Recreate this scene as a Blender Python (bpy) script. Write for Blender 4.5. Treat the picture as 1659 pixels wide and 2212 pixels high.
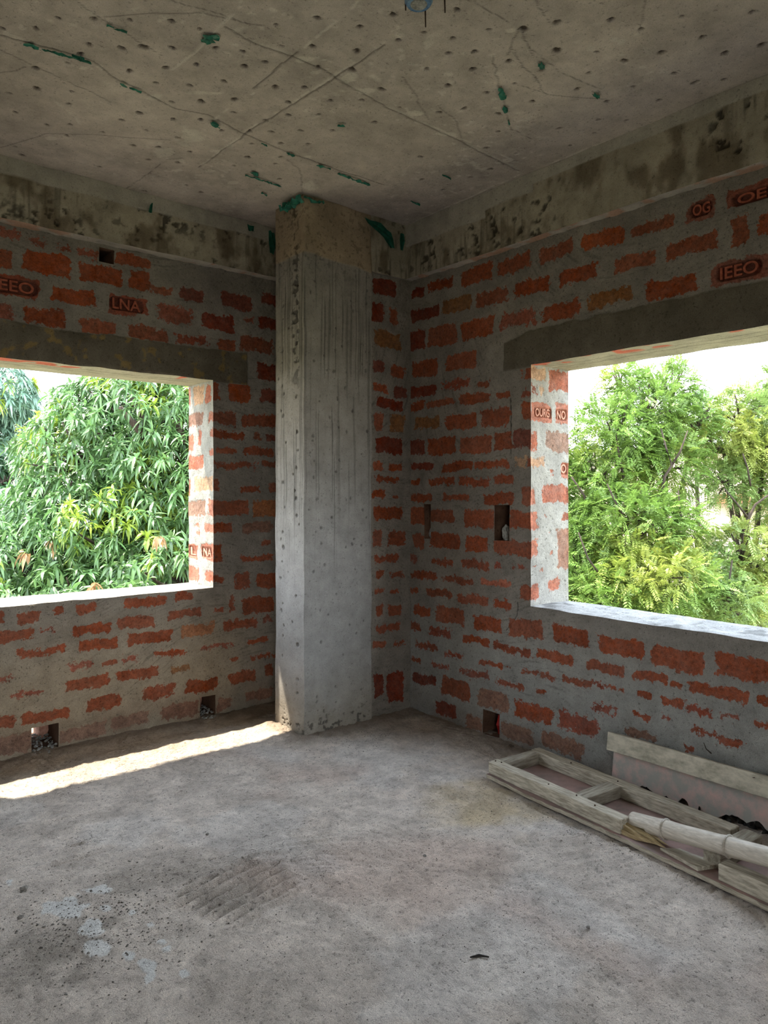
import bpy, bmesh, math, random
import numpy as np
from mathutils import Vector, Matrix

# ------------------------------------------------------------------ scene, camera, world, light
S = bpy.context.scene
COL = S.collection
for o in list(bpy.data.objects): bpy.data.objects.remove(o)
S.view_settings.view_transform = 'Standard'
S.view_settings.look = 'None'
S.view_settings.gamma = 1.0
S.view_settings.use_curve_mapping = False
S.view_settings.exposure = 1.9

TH = math.radians(39.9)          # heading of the camera in the room's own axes
FPX, CX, CY, HC = 1590.0, 830.0, 1063.0, 1.38
RX, RY = math.cos(TH), -math.sin(TH)
FX, FY = math.sin(TH), math.cos(TH)

cam = bpy.data.cameras.new('camera'); camo = bpy.data.objects.new('camera', cam); COL.objects.link(camo)
cam.sensor_fit = 'HORIZONTAL'; cam.sensor_width = 36.0
cam.lens = 36.0 * FPX / 1659.0
cam.shift_x = 0.0; cam.shift_y = (CY - 1106.0) / 1659.0
cam.clip_start = 0.05; cam.clip_end = 400
camo.location = (0, 0, HC)
camo.rotation_euler = (math.radians(90), 0, -TH)
S.camera = camo

W = bpy.data.worlds.new('World'); S.world = W; W.use_nodes = True
wn = W.node_tree.nodes; wl = W.node_tree.links; wn.clear()
wo = wn.new('ShaderNodeOutputWorld'); wb = wn.new('ShaderNodeBackground')
wt = wn.new('ShaderNodeTexCoord'); ws = wn.new('ShaderNodeSeparateXYZ'); wr = wn.new('ShaderNodeValToRGB')
wl.new(wt.outputs['Generated'], ws.inputs[0]); wl.new(ws.outputs['Z'], wr.inputs[0])
wr.color_ramp.elements[0].position = 0.0; wr.color_ramp.elements[0].color = (0.95, 0.97, 0.97, 1)
wr.color_ramp.elements[1].position = 0.7; wr.color_ramp.elements[1].color = (0.68, 0.80, 0.95, 1)
e = wr.color_ramp.elements.new(0.18); e.color = (0.88, 0.95, 1.0, 1)
wl.new(wr.outputs[0], wb.inputs[0]); wb.inputs[1].default_value = 2.3
wl.new(wb.outputs[0], wo.inputs[0])

sun = bpy.data.lights.new('sun', 'SUN'); suno = bpy.data.objects.new('sun', sun); COL.objects.link(suno)
sun.energy = 4.0; sun.angle = math.radians(0.8); sun.color = (1.0, 0.90, 0.74)
suno.location = (0, 10, 12)
suno.rotation_euler = Vector((0.60, -1.0, -2.38)).to_track_quat('-Z', 'Y').to_euler()

# ------------------------------------------------------------------ room numbers (metres)
XR, YL, YC = 3.12, 4.09, 3.45          # right wall, left wall, column face
TR, TL = 0.33, 0.34                    # wall thicknesses
HR = 3.05                              # ceiling
SILL, HEAD = 0.80, 2.06
WLX0, WLX1 = 0.32, 2.07                # left window
WRY0, WRY1 = 0.55, 2.51                # right window
CXA, CXB, CYB = 2.30, 2.785, 3.75      # column
BZ = 2.73                              # beam underside

def ray(px): return (px - CX) / FPX
def depth_X(px, X): r = ray(px); return X / (FX + r * RX)
def depth_Y(px, Y): r = ray(px); return Y / (FY + r * RY)
def zat(py, D): return HC + (CY - py) / FPX * D
def on_Y(px, py, Y): D = depth_Y(px, Y); r = ray(px); return D * (FX + r * RX), zat(py, D)
def on_X(px, py, X): D = depth_X(px, X); r = ray(px); return D * (FY + r * RY), zat(py, D)
def on_Z(px, py, z):
    D = (HC - z) * FPX / (py - CY); r = ray(px)
    return D * (FX + r * RX), D * (FY + r * RY)
def at(px, py, D):
    r = ray(px); return Vector((D * (FX + r * RX), D * (FY + r * RY), zat(py, D)))

# ------------------------------------------------------------------ numpy noise
def _h(ix, iy, iz):
    n = (ix.astype(np.int64) * 374761393 + iy.astype(np.int64) * 668265263 + iz.astype(np.int64) * 2147483647 // 7 + 144305901)
    n = (n ^ (n >> 13)) & 0xffffffff
    n = (n * 1274126177) & 0xffffffff
    n = n ^ (n >> 16)
    return (n & 0xffff) / 65535.0
def vn(P, s, off=0.0):
    q = P * s + off
    i = np.floor(q); f = q - i; f = f * f * (3 - 2 * f)
    ix, iy, iz = i[:, 0], i[:, 1], i[:, 2]
    r = 0
    for a in (0, 1):
        wa = f[:, 0] if a else 1 - f[:, 0]
        for b in (0, 1):
            wb_ = f[:, 1] if b else 1 - f[:, 1]
            for c in (0, 1):
                wc = f[:, 2] if c else 1 - f[:, 2]
                r = r + wa * wb_ * wc * _h(ix + a, iy + b, iz + c)
    return r
def fbm(P, s, o=3, off=0.0):
    r = 0; a = 0.5; t = 0
    for k in range(o):
        r = r + a * vn(P, s * 2 ** k, off + 17.3 * k); t += a; a *= 0.55
    return r / t
def sstep(x, a, b):
    t = np.clip((x - a) / (b - a), 0, 1); return t * t * (3 - 2 * t)
def mixc(c, col, m):
    m = m[:, None]; return c * (1 - m) + np.array(col)[None, :] * m

# ------------------------------------------------------------------ materials
def new_mat(name):
    m = bpy.data.materials.new(name); m.use_nodes = True
    n = m.node_tree.nodes; l = m.node_tree.links
    return m, n, l, n['Principled BSDF']

def surface_mat(name, rough=0.9, fine=0.35, bump=0.35, pit=0.5, streak=0.0, scale=1.0):
    """cast concrete / mortar / brick: colour, brick mask come from the mesh, the grain from noise"""
    m, n, l, p = new_mat(name)
    p.inputs['Roughness'].default_value = rough
    p.inputs['Specular IOR Level'].default_value = 0.15
    am = n.new('ShaderNodeAttribute'); am.attribute_name = 'mcol'
    ab = n.new('ShaderNodeAttribute'); ab.attribute_name = 'bcol'
    ad = n.new('ShaderNodeAttribute'); ad.attribute_name = 'bd'
    tc = n.new('ShaderNodeTexCoord')
    n1 = n.new('ShaderNodeTexNoise'); n1.inputs['Scale'].default_value = 75 * scale; n1.inputs['Detail'].default_value = 6; n1.inputs['Roughness'].default_value = 0.7
    l.new(tc.outputs['Object'], n1.inputs['Vector'])
    n2 = n.new('ShaderNodeTexNoise'); n2.inputs['Scale'].default_value = 260 * scale; n2.inputs['Detail'].default_value = 4
    l.new(tc.outputs['Object'], n2.inputs['Vector'])
    n3 = n.new('ShaderNodeTexNoise'); n3.inputs['Scale'].default_value = 9 * scale; n3.inputs['Detail'].default_value = 7; n3.inputs['Roughness'].default_value = 0.65
    l.new(tc.outputs['Object'], n3.inputs['Vector'])
    def M(op, a, b=None, c=None):
        x = n.new('ShaderNodeMath'); x.operation = op
        for i, v in enumerate((a, b, c)):
            if v is None: continue
            if isinstance(v, (int, float)): x.inputs[i].default_value = v
            else: l.new(v, x.inputs[i])
        return x.outputs[0]
    # ragged brick edge
    amp = M('MULTIPLY_ADD', ab.outputs['Alpha'], 0.110, 0.062)
    n4 = n.new('ShaderNodeTexNoise'); n4.inputs['Scale'].default_value = 34 * scale; n4.inputs['Detail'].default_value = 8; n4.inputs['Roughness'].default_value = 0.72
    l.new(tc.outputs['Object'], n4.inputs['Vector'])
    nn = M('SUBTRACT', n4.outputs['Fac'], 0.5)
    e1 = M('MULTIPLY_ADD', nn, amp, ad.outputs['Fac'])
    mr = n.new('ShaderNodeMapRange'); mr.inputs['From Min'].default_value = 0.0005; mr.inputs['From Max'].default_value = 0.0035
    l.new(e1, mr.inputs['Value'])
    # film of cement left on the brick faces
    hz = n.new('ShaderNodeMapRange'); hz.inputs['From Min'].default_value = 0.36; hz.inputs['From Max'].default_value = 0.66
    hz.inputs['To Min'].default_value = 1.0; hz.inputs['To Max'].default_value = 0.80
    n5 = n.new('ShaderNodeTexNoise'); n5.inputs['Scale'].default_value = 16 * scale; n5.inputs['Detail'].default_value = 8; n5.inputs['Roughness'].default_value = 0.75
    l.new(tc.outputs['Object'], n5.inputs['Vector']); l.new(n5.outputs['Fac'], hz.inputs['Value'])
    fac = M('MULTIPLY', mr.outputs[0], hz.outputs[0])
    mx = n.new('ShaderNodeMix'); mx.data_type = 'RGBA'
    l.new(fac, mx.inputs['Factor']); l.new(am.outputs['Color'], mx.inputs[6])
    bm_ = n.new('ShaderNodeMapRange'); bm_.inputs['From Min'].default_value = 0.32; bm_.inputs['From Max'].default_value = 0.62
    bm_.inputs['To Min'].default_value = 0.45; bm_.inputs['To Max'].default_value = 1.25
    n6 = n.new('ShaderNodeTexNoise'); n6.inputs['Scale'].default_value = 48 * scale; n6.inputs['Detail'].default_value = 9; n6.inputs['Roughness'].default_value = 0.8
    l.new(tc.outputs['Object'], n6.inputs['Vector']); l.new(n6.outputs['Fac'], bm_.inputs['Value'])
    bs = n.new('ShaderNodeVectorMath'); bs.operation = 'SCALE'; l.new(ab.outputs['Color'], bs.inputs[0]); l.new(bm_.outputs[0], bs.inputs['Scale'])
    l.new(bs.outputs[0], mx.inputs[7])
    # fine tone
    v = M('MULTIPLY_ADD', n2.outputs['Fac'], fine * 1.3, 1.0 - fine * 0.65)
    v3 = M('MULTIPLY_ADD', n3.outputs['Fac'], 1.0, 0.50)
    v = M('MULTIPLY', v, v3)
    # little dark pits
    pr = n.new('ShaderNodeMapRange'); pr.inputs['From Min'].default_value = 0.34; pr.inputs['From Max'].default_value = 0.42
    pr.inputs['To Min'].default_value = 1.0 - pit; pr.inputs['To Max'].default_value = 1.0
    l.new(n1.outputs['Fac'], pr.inputs['Value'])
    v = M('MULTIPLY', v, pr.outputs[0])
    hs = n.new('ShaderNodeVectorMath'); hs.operation = 'SCALE'
    l.new(mx.outputs[2], hs.inputs[0]); l.new(v, hs.inputs['Scale'])
    l.new(hs.outputs[0], p.inputs['Base Color'])
    bh = M('MULTIPLY_ADD', n2.outputs['Fac'], 0.35, n1.outputs['Fac'])
    bh = M('MULTIPLY_ADD', pr.outputs[0], 0.8, bh)
    bu = n.new('ShaderNodeBump'); bu.inputs['Strength'].default_value = bump; bu.inputs['Distance'].default_value = 0.012
    l.new(bh, bu.inputs['Height']); l.new(bu.outputs[0], p.inputs['Normal'])
    return m

def simple_mat(name, c1, c2, scale=20, rough=0.7, bump=0.2, stretch=(1, 1, 1), spec=0.3, thr=(0.35, 0.65), det=6):
    m, n, l, p = new_mat(name)
    tc = n.new('ShaderNodeTexCoord'); mp = n.new('ShaderNodeMapping'); mp.inputs['Scale'].default_value = stretch
    l.new(tc.outputs['Object'], mp.inputs[0])
    no = n.new('ShaderNodeTexNoise'); no.inputs['Scale'].default_value = scale; no.inputs['Detail'].default_value = det; no.inputs['Roughness'].default_value = 0.65
    l.new(mp.outputs[0], no.inputs['Vector'])
    r = n.new('ShaderNodeValToRGB'); r.color_ramp.elements[0].position = thr[0]; r.color_ramp.elements[1].position = thr[1]
    r.color_ramp.elements[0].color = (*c1, 1); r.color_ramp.elements[1].color = (*c2, 1)
    l.new(no.outputs['Fac'], r.inputs[0]); l.new(r.outputs[0], p.inputs['Base Color'])
    bu = n.new('ShaderNodeBump'); bu.inputs['Strength'].default_value = bump; bu.inputs['Distance'].default_value = 0.004
    l.new(no.outputs['Fac'], bu.inputs['Height']); l.new(bu.outputs[0], p.inputs['Normal'])
    p.inputs['Roughness'].default_value = rough; p.inputs['Specular IOR Level'].default_value = spec
    return m

def leaf_mat(name, rough=0.4, trans=0.35, spec=0.5):
    m, n, l, p = new_mat(name)
    a = n.new('ShaderNodeAttribute'); a.attribute_name = 'lcol'
    l.new(a.outputs['Color'], p.inputs['Base Color'])
    p.inputs['Roughness'].default_value = rough; p.inputs['Specular IOR Level'].default_value = spec
    t = n.new('ShaderNodeBsdfTranslucent'); l.new(a.outputs['Color'], t.inputs['Color'])
    mx = n.new('ShaderNodeMixShader'); mx.inputs[0].default_value = trans
    out = n['Material Output']
    l.new(p.outputs[0], mx.inputs[1]); l.new(t.outputs[0], mx.inputs[2]); l.new(mx.outputs[0], out.inputs['Surface'])
    return m

M_BRICK = surface_mat('brick_and_mortar', fine=0.7, bump=0.6, pit=0.5)
M_JAMB = surface_mat('brick_reveal', fine=0.3, bump=0.35, pit=0.35)
M_CONC = surface_mat('cast_concrete', fine=0.5, bump=0.35, pit=0.40)
M_FLOOR = surface_mat('cement_screed', fine=0.8, bump=0.8, pit=0.40, scale=1.0)
M_WOOD = simple_mat('weathered_timber', (0.27, 0.235, 0.18), (0.60, 0.545, 0.44), 16, 0.85, 0.5, (7, 0.7, 7))
M_WOODX = simple_mat('weathered_timber_across', (0.20, 0.17, 0.13), (0.46, 0.42, 0.34), 14, 0.85, 0.5, (0.7, 7, 7))
M_RAW = simple_mat('splintered_timber', (0.30, 0.21, 0.10), (0.62, 0.50, 0.30), 16, 0.8, 0.7, (7, 0.8, 7))
M_PLY = simple_mat('pink_plywood', (0.20, 0.15, 0.13), (0.37, 0.235, 0.21), 7, 0.7, 0.25)
M_PINK = simple_mat('cement_stained_shutter_board', (0.38, 0.365, 0.33), (0.66, 0.43, 0.38), 16, 0.85, 0.4, thr=(0.42, 0.72))
M_PLANK = simple_mat('mouldy_plank', (0.28, 0.26, 0.20), (0.62, 0.57, 0.46), 22, 0.85, 0.4, (1, .5, 1), thr=(0.33, 0.6))
M_BAMB = simple_mat('dry_bamboo', (0.44, 0.39, 0.32), (0.70, 0.64, 0.55), 26, 0.42, 0.10, (5, 0.25, 5), 0.45)
M_BLACK = simple_mat('blackened_debris', (0.012, 0.012, 0.012), (0.05, 0.045, 0.04), 30, 0.95, 0.6)
M_IRON = simple_mat('rusty_iron', (0.02, 0.015, 0.012), (0.07, 0.04, 0.03), 60, 0.7, 0.3)
M_TAPE = simple_mat('green_plastic_tape', (0.015, 0.10, 0.07), (0.035, 0.24, 0.165), 30, 0.4, 0.2)
M_BLUE = simple_mat('blue_plastic', (0.05, 0.12, 0.25), (0.20, 0.32, 0.45), 30, 0.5, 0.2)
M_RED = simple_mat('red_plastic', (0.30, 0.01, 0.01), (0.5, 0.03, 0.02), 30, 0.5, 0.2)
M_STONE = simple_mat('grit', (0.10, 0.09, 0.08), (0.30, 0.28, 0.25), 60, 0.95, 0.4)
M_CHUNK = simple_mat('mortar_lump', (0.16, 0.16, 0.15), (0.42, 0.41, 0.38), 60, 0.95, 0.6)
M_CLAY = simple_mat('fired_clay', (0.24, 0.06, 0.035), (0.42, 0.12, 0.07), 60, 0.9, 0.3)
M_CLAYP = simple_mat('pale_fired_clay', (0.42, 0.20, 0.14), (0.62, 0.34, 0.25), 60, 0.9, 0.3)
M_BARK = simple_mat('bark', (0.025, 0.018, 0.014), (0.075, 0.055, 0.04), 14, 0.9, 0.6, (3, 3, .6))
M_LEAFM = leaf_mat('mango_leaf', 0.33, 0.30, 0.6)
M_LEAFN = leaf_mat('neem_leaf', 0.45, 0.30, 0.4)
M_LEAFD = leaf_mat('dead_leaf', 0.7, 0.3, 0.2)
M_MANGO = simple_mat('unripe_mango', (0.10, 0.22, 0.06), (0.20, 0.34, 0.12), 20, 0.45, 0.05)
M_GRASS = simple_mat('scrub_ground', (0.10, 0.13, 0.05), (0.30, 0.25, 0.16), 1.2, 0.95, 0.4)
M_HOUSE = simple_mat('pale_house_render', (0.52, 0.42, 0.33), (0.64, 0.53, 0.43), 2, 0.9, 0.1)
M_BAND = simple_mat('orange_painted_band', (0.50, 0.19, 0.10), (0.60, 0.27, 0.15), 3, 0.8, 0.1)
M_GWALL = simple_mat('grey_rendered_wall', (0.45, 0.45, 0.47), (0.6, 0.6, 0.6), 3, 0.9, 0.1)
M_GLASS = simple_mat('dark_window_glass', (0.03, 0.04, 0.05), (0.06, 0.07, 0.08), 3, 0.15, 0.0)
M_STEEL = simple_mat('galvanised_steel', (0.45, 0.46, 0.48), (0.6, 0.6, 0.62), 20, 0.5, 0.05)

# ------------------------------------------------------------------ object helpers
def tag(o, label=None, cat=None, group=None, kind=None):
    if label: o['label'] = label
    if cat: o['category'] = cat
    if group: o['group'] = group
    if kind: o['kind'] = kind
    return o
def empty(name, loc=(0, 0, 0), label=None, cat=None, group=None):
    o = bpy.data.objects.new(name, None); o.empty_display_size = 0.05
    o.location = loc; COL.objects.link(o); tag(o, label, cat, group); return o
def link(name, me, mat=None, parent=None, smooth=False):
    if mat: me.materials.append(mat)
    if smooth:
        me.polygons.foreach_set('use_smooth', [True] * len(me.polygons))
    o = bpy.data.objects.new(name, me); COL.objects.link(o)
    if parent:
        o.parent = parent
        o.matrix_parent_inverse = Matrix.Translation(-Vector(parent.location)) if parent.type == 'EMPTY' else Matrix.Identity(4)
    return o
def from_bm(name, bm, mat, parent=None, smooth=False):
    me = bpy.data.meshes.new(name); bm.normal_update(); bm.to_mesh(me); bm.free()
    return link(name, me, mat, parent, smooth)

def np_mesh(name, V, F, attrs=None, mat=None, parent=None, smooth=True):
    """V (n,3) array, F (m,k) array of equal-size faces"""
    me = bpy.data.meshes.new(name)
    k = F.shape[1]
    me.vertices.add(len(V)); me.vertices.foreach_set('co', np.ascontiguousarray(V, dtype=np.float32).ravel())
    me.loops.add(F.size); me.loops.foreach_set('vertex_index', np.ascontiguousarray(F, dtype=np.int32).ravel())
    me.polygons.add(len(F))
    me.polygons.foreach_set('loop_start', np.arange(0, F.size, k, dtype=np.int32))
    try: me.polygons.foreach_set('loop_total', np.full(len(F), k, dtype=np.int32))
    except Exception: pass
    me.update(calc_edges=True)
    for nm, (ty, arr) in (attrs or {}).items():
        a = me.attributes.new(nm, ty, 'POINT')
        a.data.foreach_set('value' if ty == 'FLOAT' else 'color', np.ascontiguousarray(arr, dtype=np.float32).ravel())
    return link(name, me, mat, parent, smooth)

def wob(P):
    return np.stack([fbm(P, 7, 2, 3.1), fbm(P, 7, 2, 41.7), fbm(P, 7, 2, 83.3)], 1) * 0.010 - 0.005

class Panels:
    """collects displaced grids (wall face, reveals, hollows) into one mesh"""
    def __init__(s): s.V = []; s.F = []; s.M = []; s.B = []; s.D = []; s.n = 0
    def add(s, O, U, Vv, N, w, h, res, shade, holes=(), taper=True, wobble=True):
        O = np.array(O, float); U = np.array(U, float); Vv = np.array(Vv, float); N = np.array(N, float)
        def cuts(L, hs):
            br = sorted(set([0.0, L] + [round(min(max(x, 0), L), 5) for x in hs]))
            out = [0.0]
            for a, b in zip(br[:-1], br[1:]):
                if b - a < 1e-4: continue
                k = max(1, int(round((b - a) / res)))
                out += list(a + (b - a) * (np.arange(1, k + 1) / k))
            return np.array(out)
        us = cuts(w, [x for hh in holes for x in hh[:2]]); vs = cuts(h, [x for hh in holes for x in hh[2:4]])
        uu, vv = np.meshgrid(us, vs); shp = uu.shape; u = uu.ravel(); v = vv.ravel()
        P = O[None] + u[:, None] * U[None] + v[:, None] * Vv[None]
        mcol, bcol, bd, disp = shade(u, v, P)
        t = np.minimum(np.minimum(u, w - u), np.minimum(v, h - v))
        for (a, b, c, d) in holes:
            dx = np.maximum(np.maximum(a - u, u - b), 0); dy = np.maximum(np.maximum(c - v, v - d), 0)
            t = np.minimum(t, np.sqrt(dx * dx + dy * dy))
        tp = sstep(t, 0.0, 0.012) if taper else np.ones(len(u))
        Q = P + N[None] * (disp * tp)[:, None]
        if wobble: Q = Q + wob(P)
        idx = np.arange(len(u)).reshape(shp)
        a = idx[:-1, :-1]; b = idx[:-1, 1:]; c = idx[1:, 1:]; d = idx[1:, :-1]
        F = np.stack([a, b, c, d], -1).reshape(-1, 4)
        if holes:
            uc = ((us[:-1] + us[1:]) / 2)[None, :].repeat(len(vs) - 1, 0).ravel(); vc = ((vs[:-1] + vs[1:]) / 2)[:, None].repeat(len(us) - 1, 1).ravel()
            keep = np.ones(len(F), bool)
            for (x0, x1, y0, y1) in holes: keep &= ~((uc > x0) & (uc < x1) & (vc > y0) & (vc < y1))
            F = F[keep]
        if np.dot(np.cross(U, Vv), N) < 0: F = F[:, ::-1]
        s.V.append(Q); s.F.append(F + s.n); s.M.append(mcol); s.B.append(bcol); s.D.append(bd); s.n += len(Q)
    def build(s, name, mat, parent=None):
        V = np.concatenate(s.V); F = np.concatenate(s.F); m = np.concatenate(s.M); b = np.concatenate(s.B); d = np.concatenate(s.D)
        used = np.zeros(len(V), bool); used[F.ravel()] = True
        mp = np.cumsum(used) - 1; V = V[used]; F = mp[F]; m = m[used]; b = b[used]; d = d[used]
        m4 = np.concatenate([m, np.ones((len(m), 1))], 1)
        return np_mesh(name, V, F, {'mcol': ('FLOAT_COLOR', m4), 'bcol': ('FLOAT_COLOR', b), 'bd': ('FLOAT', d)}, mat, parent, True)

# ------------------------------------------------------------------ brick tables (read off the walls: x0, x1, top, bottom, kind)
def conv(view, txt):
    ox, oy, s = view; out = []
    for t in txt.split():
        v = t.split(','); k = v[4] if len(v) > 4 else '0'
        out.append((ox + float(v[0]) / s, ox + float(v[1]) / s, oy + float(v[2]) / s, oy + float(v[3]) / s, k))
    return out
VA = (0, 450, 4.1475); VB = (250, 500, 4.608); VC = (400, 780, 7.375); VD = (400, 1060, 7.375); VE = (0, 1260, 4.1475); VF = (300, 1260, 5.53)
VG = (795, 590, 4.3658); VH = (795, 950, 4.3658); VI = (795, 1310, 4.3658); VJ = (860, 480, 4.1475); VK = (1259, 350, 4.1475)
VL = (1050, 1290, 4.74); VM = (1309, 1340, 4.74); VN = (1130, 780, 8.19); VO = (1130, 1040, 8.19); VP = (395, 800, 4.5136)
LEFT = (conv(VA, '-160,110,345,515 0,190,180,265,3 290,410,272,325,3 540,630,320,380,3 690,885,375,440,3 210,640,400,590 710,1105,510,670 1035,1360,415,520 1165,1350,565,725 1340,1540,690,770 -80,350,600,785,f 460,855,715,865 975,1320,785,955,f -60,110,850,1030,3 205,595,905,1055,4 735,1035,1000,1140,4 1150,1500,1065,1215,4')
  + conv(VB, '415,760,745,905,3 640,880,565,690,1 1045,1360,620,775,1 845,1175,825,990,1 1435,1620,860,985,1 600,920,1045,1135,3 1025,1185,1070,1245 1245,1570,1060,1205,4 1405,1700,1320,1490,1 1290,1380,850,890,3 1460,1700,640,740,1')
  + conv(VC, '440,570,370,610 680,1030,360,660 1190,1600,465,680,1 440,820,810,1010,4 925,1600,850,1045,4 440,960,1100,1220,4 1100,1220,1155,1270 1275,1600,1175,1280,1 480,830,1380,1490 925,1420,1380,1510,4 460,1040,1610,1710,4 1225,1600,1610,1720 1090,1160,1630,1740,3 450,560,1890,2080 870,1200,1990,2090 1340,1600,1940,2095')
  + conv(VD, '450,1030,150,400 1090,1600,145,420,2 450,750,530,690 930,1400,500,650,5 1210,1360,780,870 450,590,860,1120 880,1410,1030,1130,4 460,610,1350,1480,4 790,1030,1310,1560,4 1130,1600,1310,1540 740,810,1700,1940,4 920,1420,1700,1960 450,620,1880,1960,3 620,1160,2080,2200,4 1260,1410,2030,2110,3')
  + conv(VE, '-200,40,260,380 165,370,240,360 485,580,215,305 670,860,175,265 1125,1490,120,215 -200,305,430,545 370,490,410,440,3 650,990,365,465 1045,1390,300,410 135,585,580,650,4 700,1085,505,605 1165,1535,430,540 625,840,700,770,3 925,1060,695,745 1090,1220,670,710,3 -50,115,850,885,3 600,990,845,945 1050,1410,770,860 120,380,970,1010,3 -180,125,1190,1320 180,615,1140,1250 775,1085,1010,1145 1270,1570,915,1030,4 -100,290,1370,1540,5 530,960,1270,1400,5 1000,1340,1180,1290,5')
  + conv(VF, '430,655,95,195 350,745,310,420 890,1015,300,370,4 500,890,485,615,2 1010,1420,430,540,4 1490,1610,400,465,3 1285,1540,640,700 760,1130,720,770,3 200,575,800,870,4 1080,1185,870,920 1335,1560,840,895,4 1585,1700,840,880 370,620,970,1050,8 545,940,1140,1300 1070,1400,1040,1180 1490,1600,965,1110 1260,1600,1270,1400,5 920,1100,1370,1500,5 290,720,1430,1600,5'))
NIB = (conv(VG, '45,265,60,215,1 40,145,285,455,1 200,290,330,470,4 65,320,540,700,8 40,145,810,945,1 210,340,890,985,4 50,185,1045,1125 230,370,1070,1170,1 75,330,1180,1280,1 50,150,1310,1475 200,355,1330,1500,8 60,322,1545,1711,1')
  + conv(VH, '50,150,205,290 200,325,210,290 65,290,350,410,4 50,160,480,560 230,275,515,550 50,320,630,760 45,130,850,1000 185,350,860,1000,4 70,300,1080,1160,4 75,160,1240,1310 220,350,1245,1300,4 65,160,1400,1455 215,300,1400,1440,4 75,145,1555,1665 190,320,1555,1660')
  + conv(VI, '90,310,170,240,4 50,175,330,400 240,350,325,370,4 180,350,620,900,1 50,150,650,850,1'))
RIGHT = (conv(VJ, '120,245,590,680,1 275,500,515,605,4 565,850,385,540 910,1195,295,440,4 1270,1575,195,335,4 110,370,765,875,1 400,660,670,805,8 690,975,605,735,4 1050,1365,505,645,4 1440,1795,400,555,4 85,245,980,1150,1 270,535,920,1100 570,865,865,1040 925,1235,795,935,3 1285,1640,725,865,4 135,360,1230,1380 435,700,1170,1320 85,340,1465,1560,1 400,640,1420,1500,3 690,830,1420,1475,4 90,240,1600,1690 255,510,1585,1655 550,830,1525,1620 880,990,1510,1580 1125,1230,1290,1410 1090,1110,1320,1410 1115,1230,1490,1560,3')
  + conv(VG, '1450,1575,1210,1400 425,680,1360,1470,8 735,1030,1320,1465 1065,1340,1265,1440,4 375,540,1570,1711,1 570,820,1550,1711 865,1170,1530,1700 1195,1350,1490,1670 1360,1575,1480,1665,1')
  + conv(VH, '395,615,210,285,1 700,980,205,300 1010,1330,200,275 1380,1500,160,265,7 1500,1560,160,260 390,500,375,435 570,820,350,430,4 865,1140,360,440,4 1180,1380,330,420 395,610,515,590 700,965,515,575 1085,1365,500,610 1440,1570,440,610 370,550,640,790 590,815,660,780 915,1195,650,830 1335,1570,670,845 425,540,890,1020 585,865,880,1030 930,1120,905,1065 1185,1570,950,1095 375,470,1090,1155,3 580,805,1125,1180,4 890,1130,1140,1220,4 1200,1245,1170,1200,3 1370,1510,1190,1215,3 415,655,1245,1320,4 705,995,1290,1350,4 1055,1360,1310,1375,6 1435,1570,1375,1500 385,480,1390,1445 545,790,1410,1485 840,1135,1455,1545,4 1195,1345,1510,1590,4')
  + conv(VI, '430,595,-10,90 640,905,10,165 985,1270,90,230 1335,1645,120,305 380,495,155,230,4 585,780,200,280,3 885,1155,280,360 1195,1535,365,440,4 1585,1600,420,490 445,655,340,410,4 730,900,430,470,3 400,490,490,535,4 600,760,540,590,3 1050,1280,520,570 1300,1350,560,580 870,1130,600,670,3 1440,1760,610,660,4 1200,1470,715,775,4 420,640,640,740,1 685,955,690,870 1040,1315,800,980,5 1590,1660,790,830 930,1090,1030,1180,5 640,840,910,1040,1 1250,1550,1110,1270,5')
  + conv(VL, '690,1045,300,490 1145,1620,425,605 510,890,555,670 1010,1420,665,785 780,1090,825,905 1100,1235,890,920,3 680,720,805,840 505,590,940,1000 1265,1430,920,970 290,685,1095,1265,4 740,1160,1210,1390,3 1095,1270,1080,1180,3 1280,1330,1130,1210,3 570,1000,1430,1600,5')
  + conv(VM, '455,1000,275,505 1110,1800,370,625 275,640,525,635 640,800,610,695 855,1450,660,790 1535,1800,780,880 310,475,720,800 555,785,800,890 800,1090,880,960,3 1200,1340,950,990,3 290,465,950,1020,4 580,640,990,1010,3 870,1130,1090,1165,4 1140,1390,1190,1290,4 1510,1800,1040,1110 200,530,1140,1230,5 780,900,1280,1340,4')
  + conv(VK, '5,385,605,745,9 445,830,520,630 945,1175,335,525,f 1290,1800,180,360,f 270,655,820,960 735,1210,675,820 1325,1490,500,740 1575,1800,440,630 60,455,1145,1275,8 575,1015,1035,1220 1140,1800,845,1065,f'))
JAMBR = (conv(VN, '140,410,100,340,7 460,860,180,550,6 140,270,430,560,3 305,390,450,640,7 140,510,740,1100,f 590,860,750,1130,f 140,260,1230,1590,6 410,860,1260,1590,5 120,390,1700,1860,7 660,860,1780,2080,f 500,545,1930,2040,6')
  + conv(VO, '100,225,130,410,6 350,860,60,390,6 100,265,520,870,6 380,410,580,660,6 690,860,560,690,4 460,510,880,940,6 610,860,830,1550,5 80,270,1040,1300,6 470,520,1220,1300,6 170,235,1470,1520,6 310,350,1520,1590,6 420,650,1740,1920,6 100,270,1830,2100,6'))
JAMBL = conv(VP, '10,75,170,340,6 105,205,150,330,7 215,275,150,310,6 10,200,420,550,5 250,330,400,510,6 150,185,570,730,6 10,110,630,790,6 265,330,570,650,6 10,205,830,970,6 260,330,750,830,6 115,290,1040,1190,7 10,75,1060,1210,6 10,225,1270,1430,5 250,330,1260,1430,6 110,165,1500,1530,6 130,165,1560,1600,6 215,330,1500,1590,6 10,145,1690,1840,f 175,330,1690,1840,f 10,165,1910,2050,6 220,330,1950,2070,6')
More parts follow.
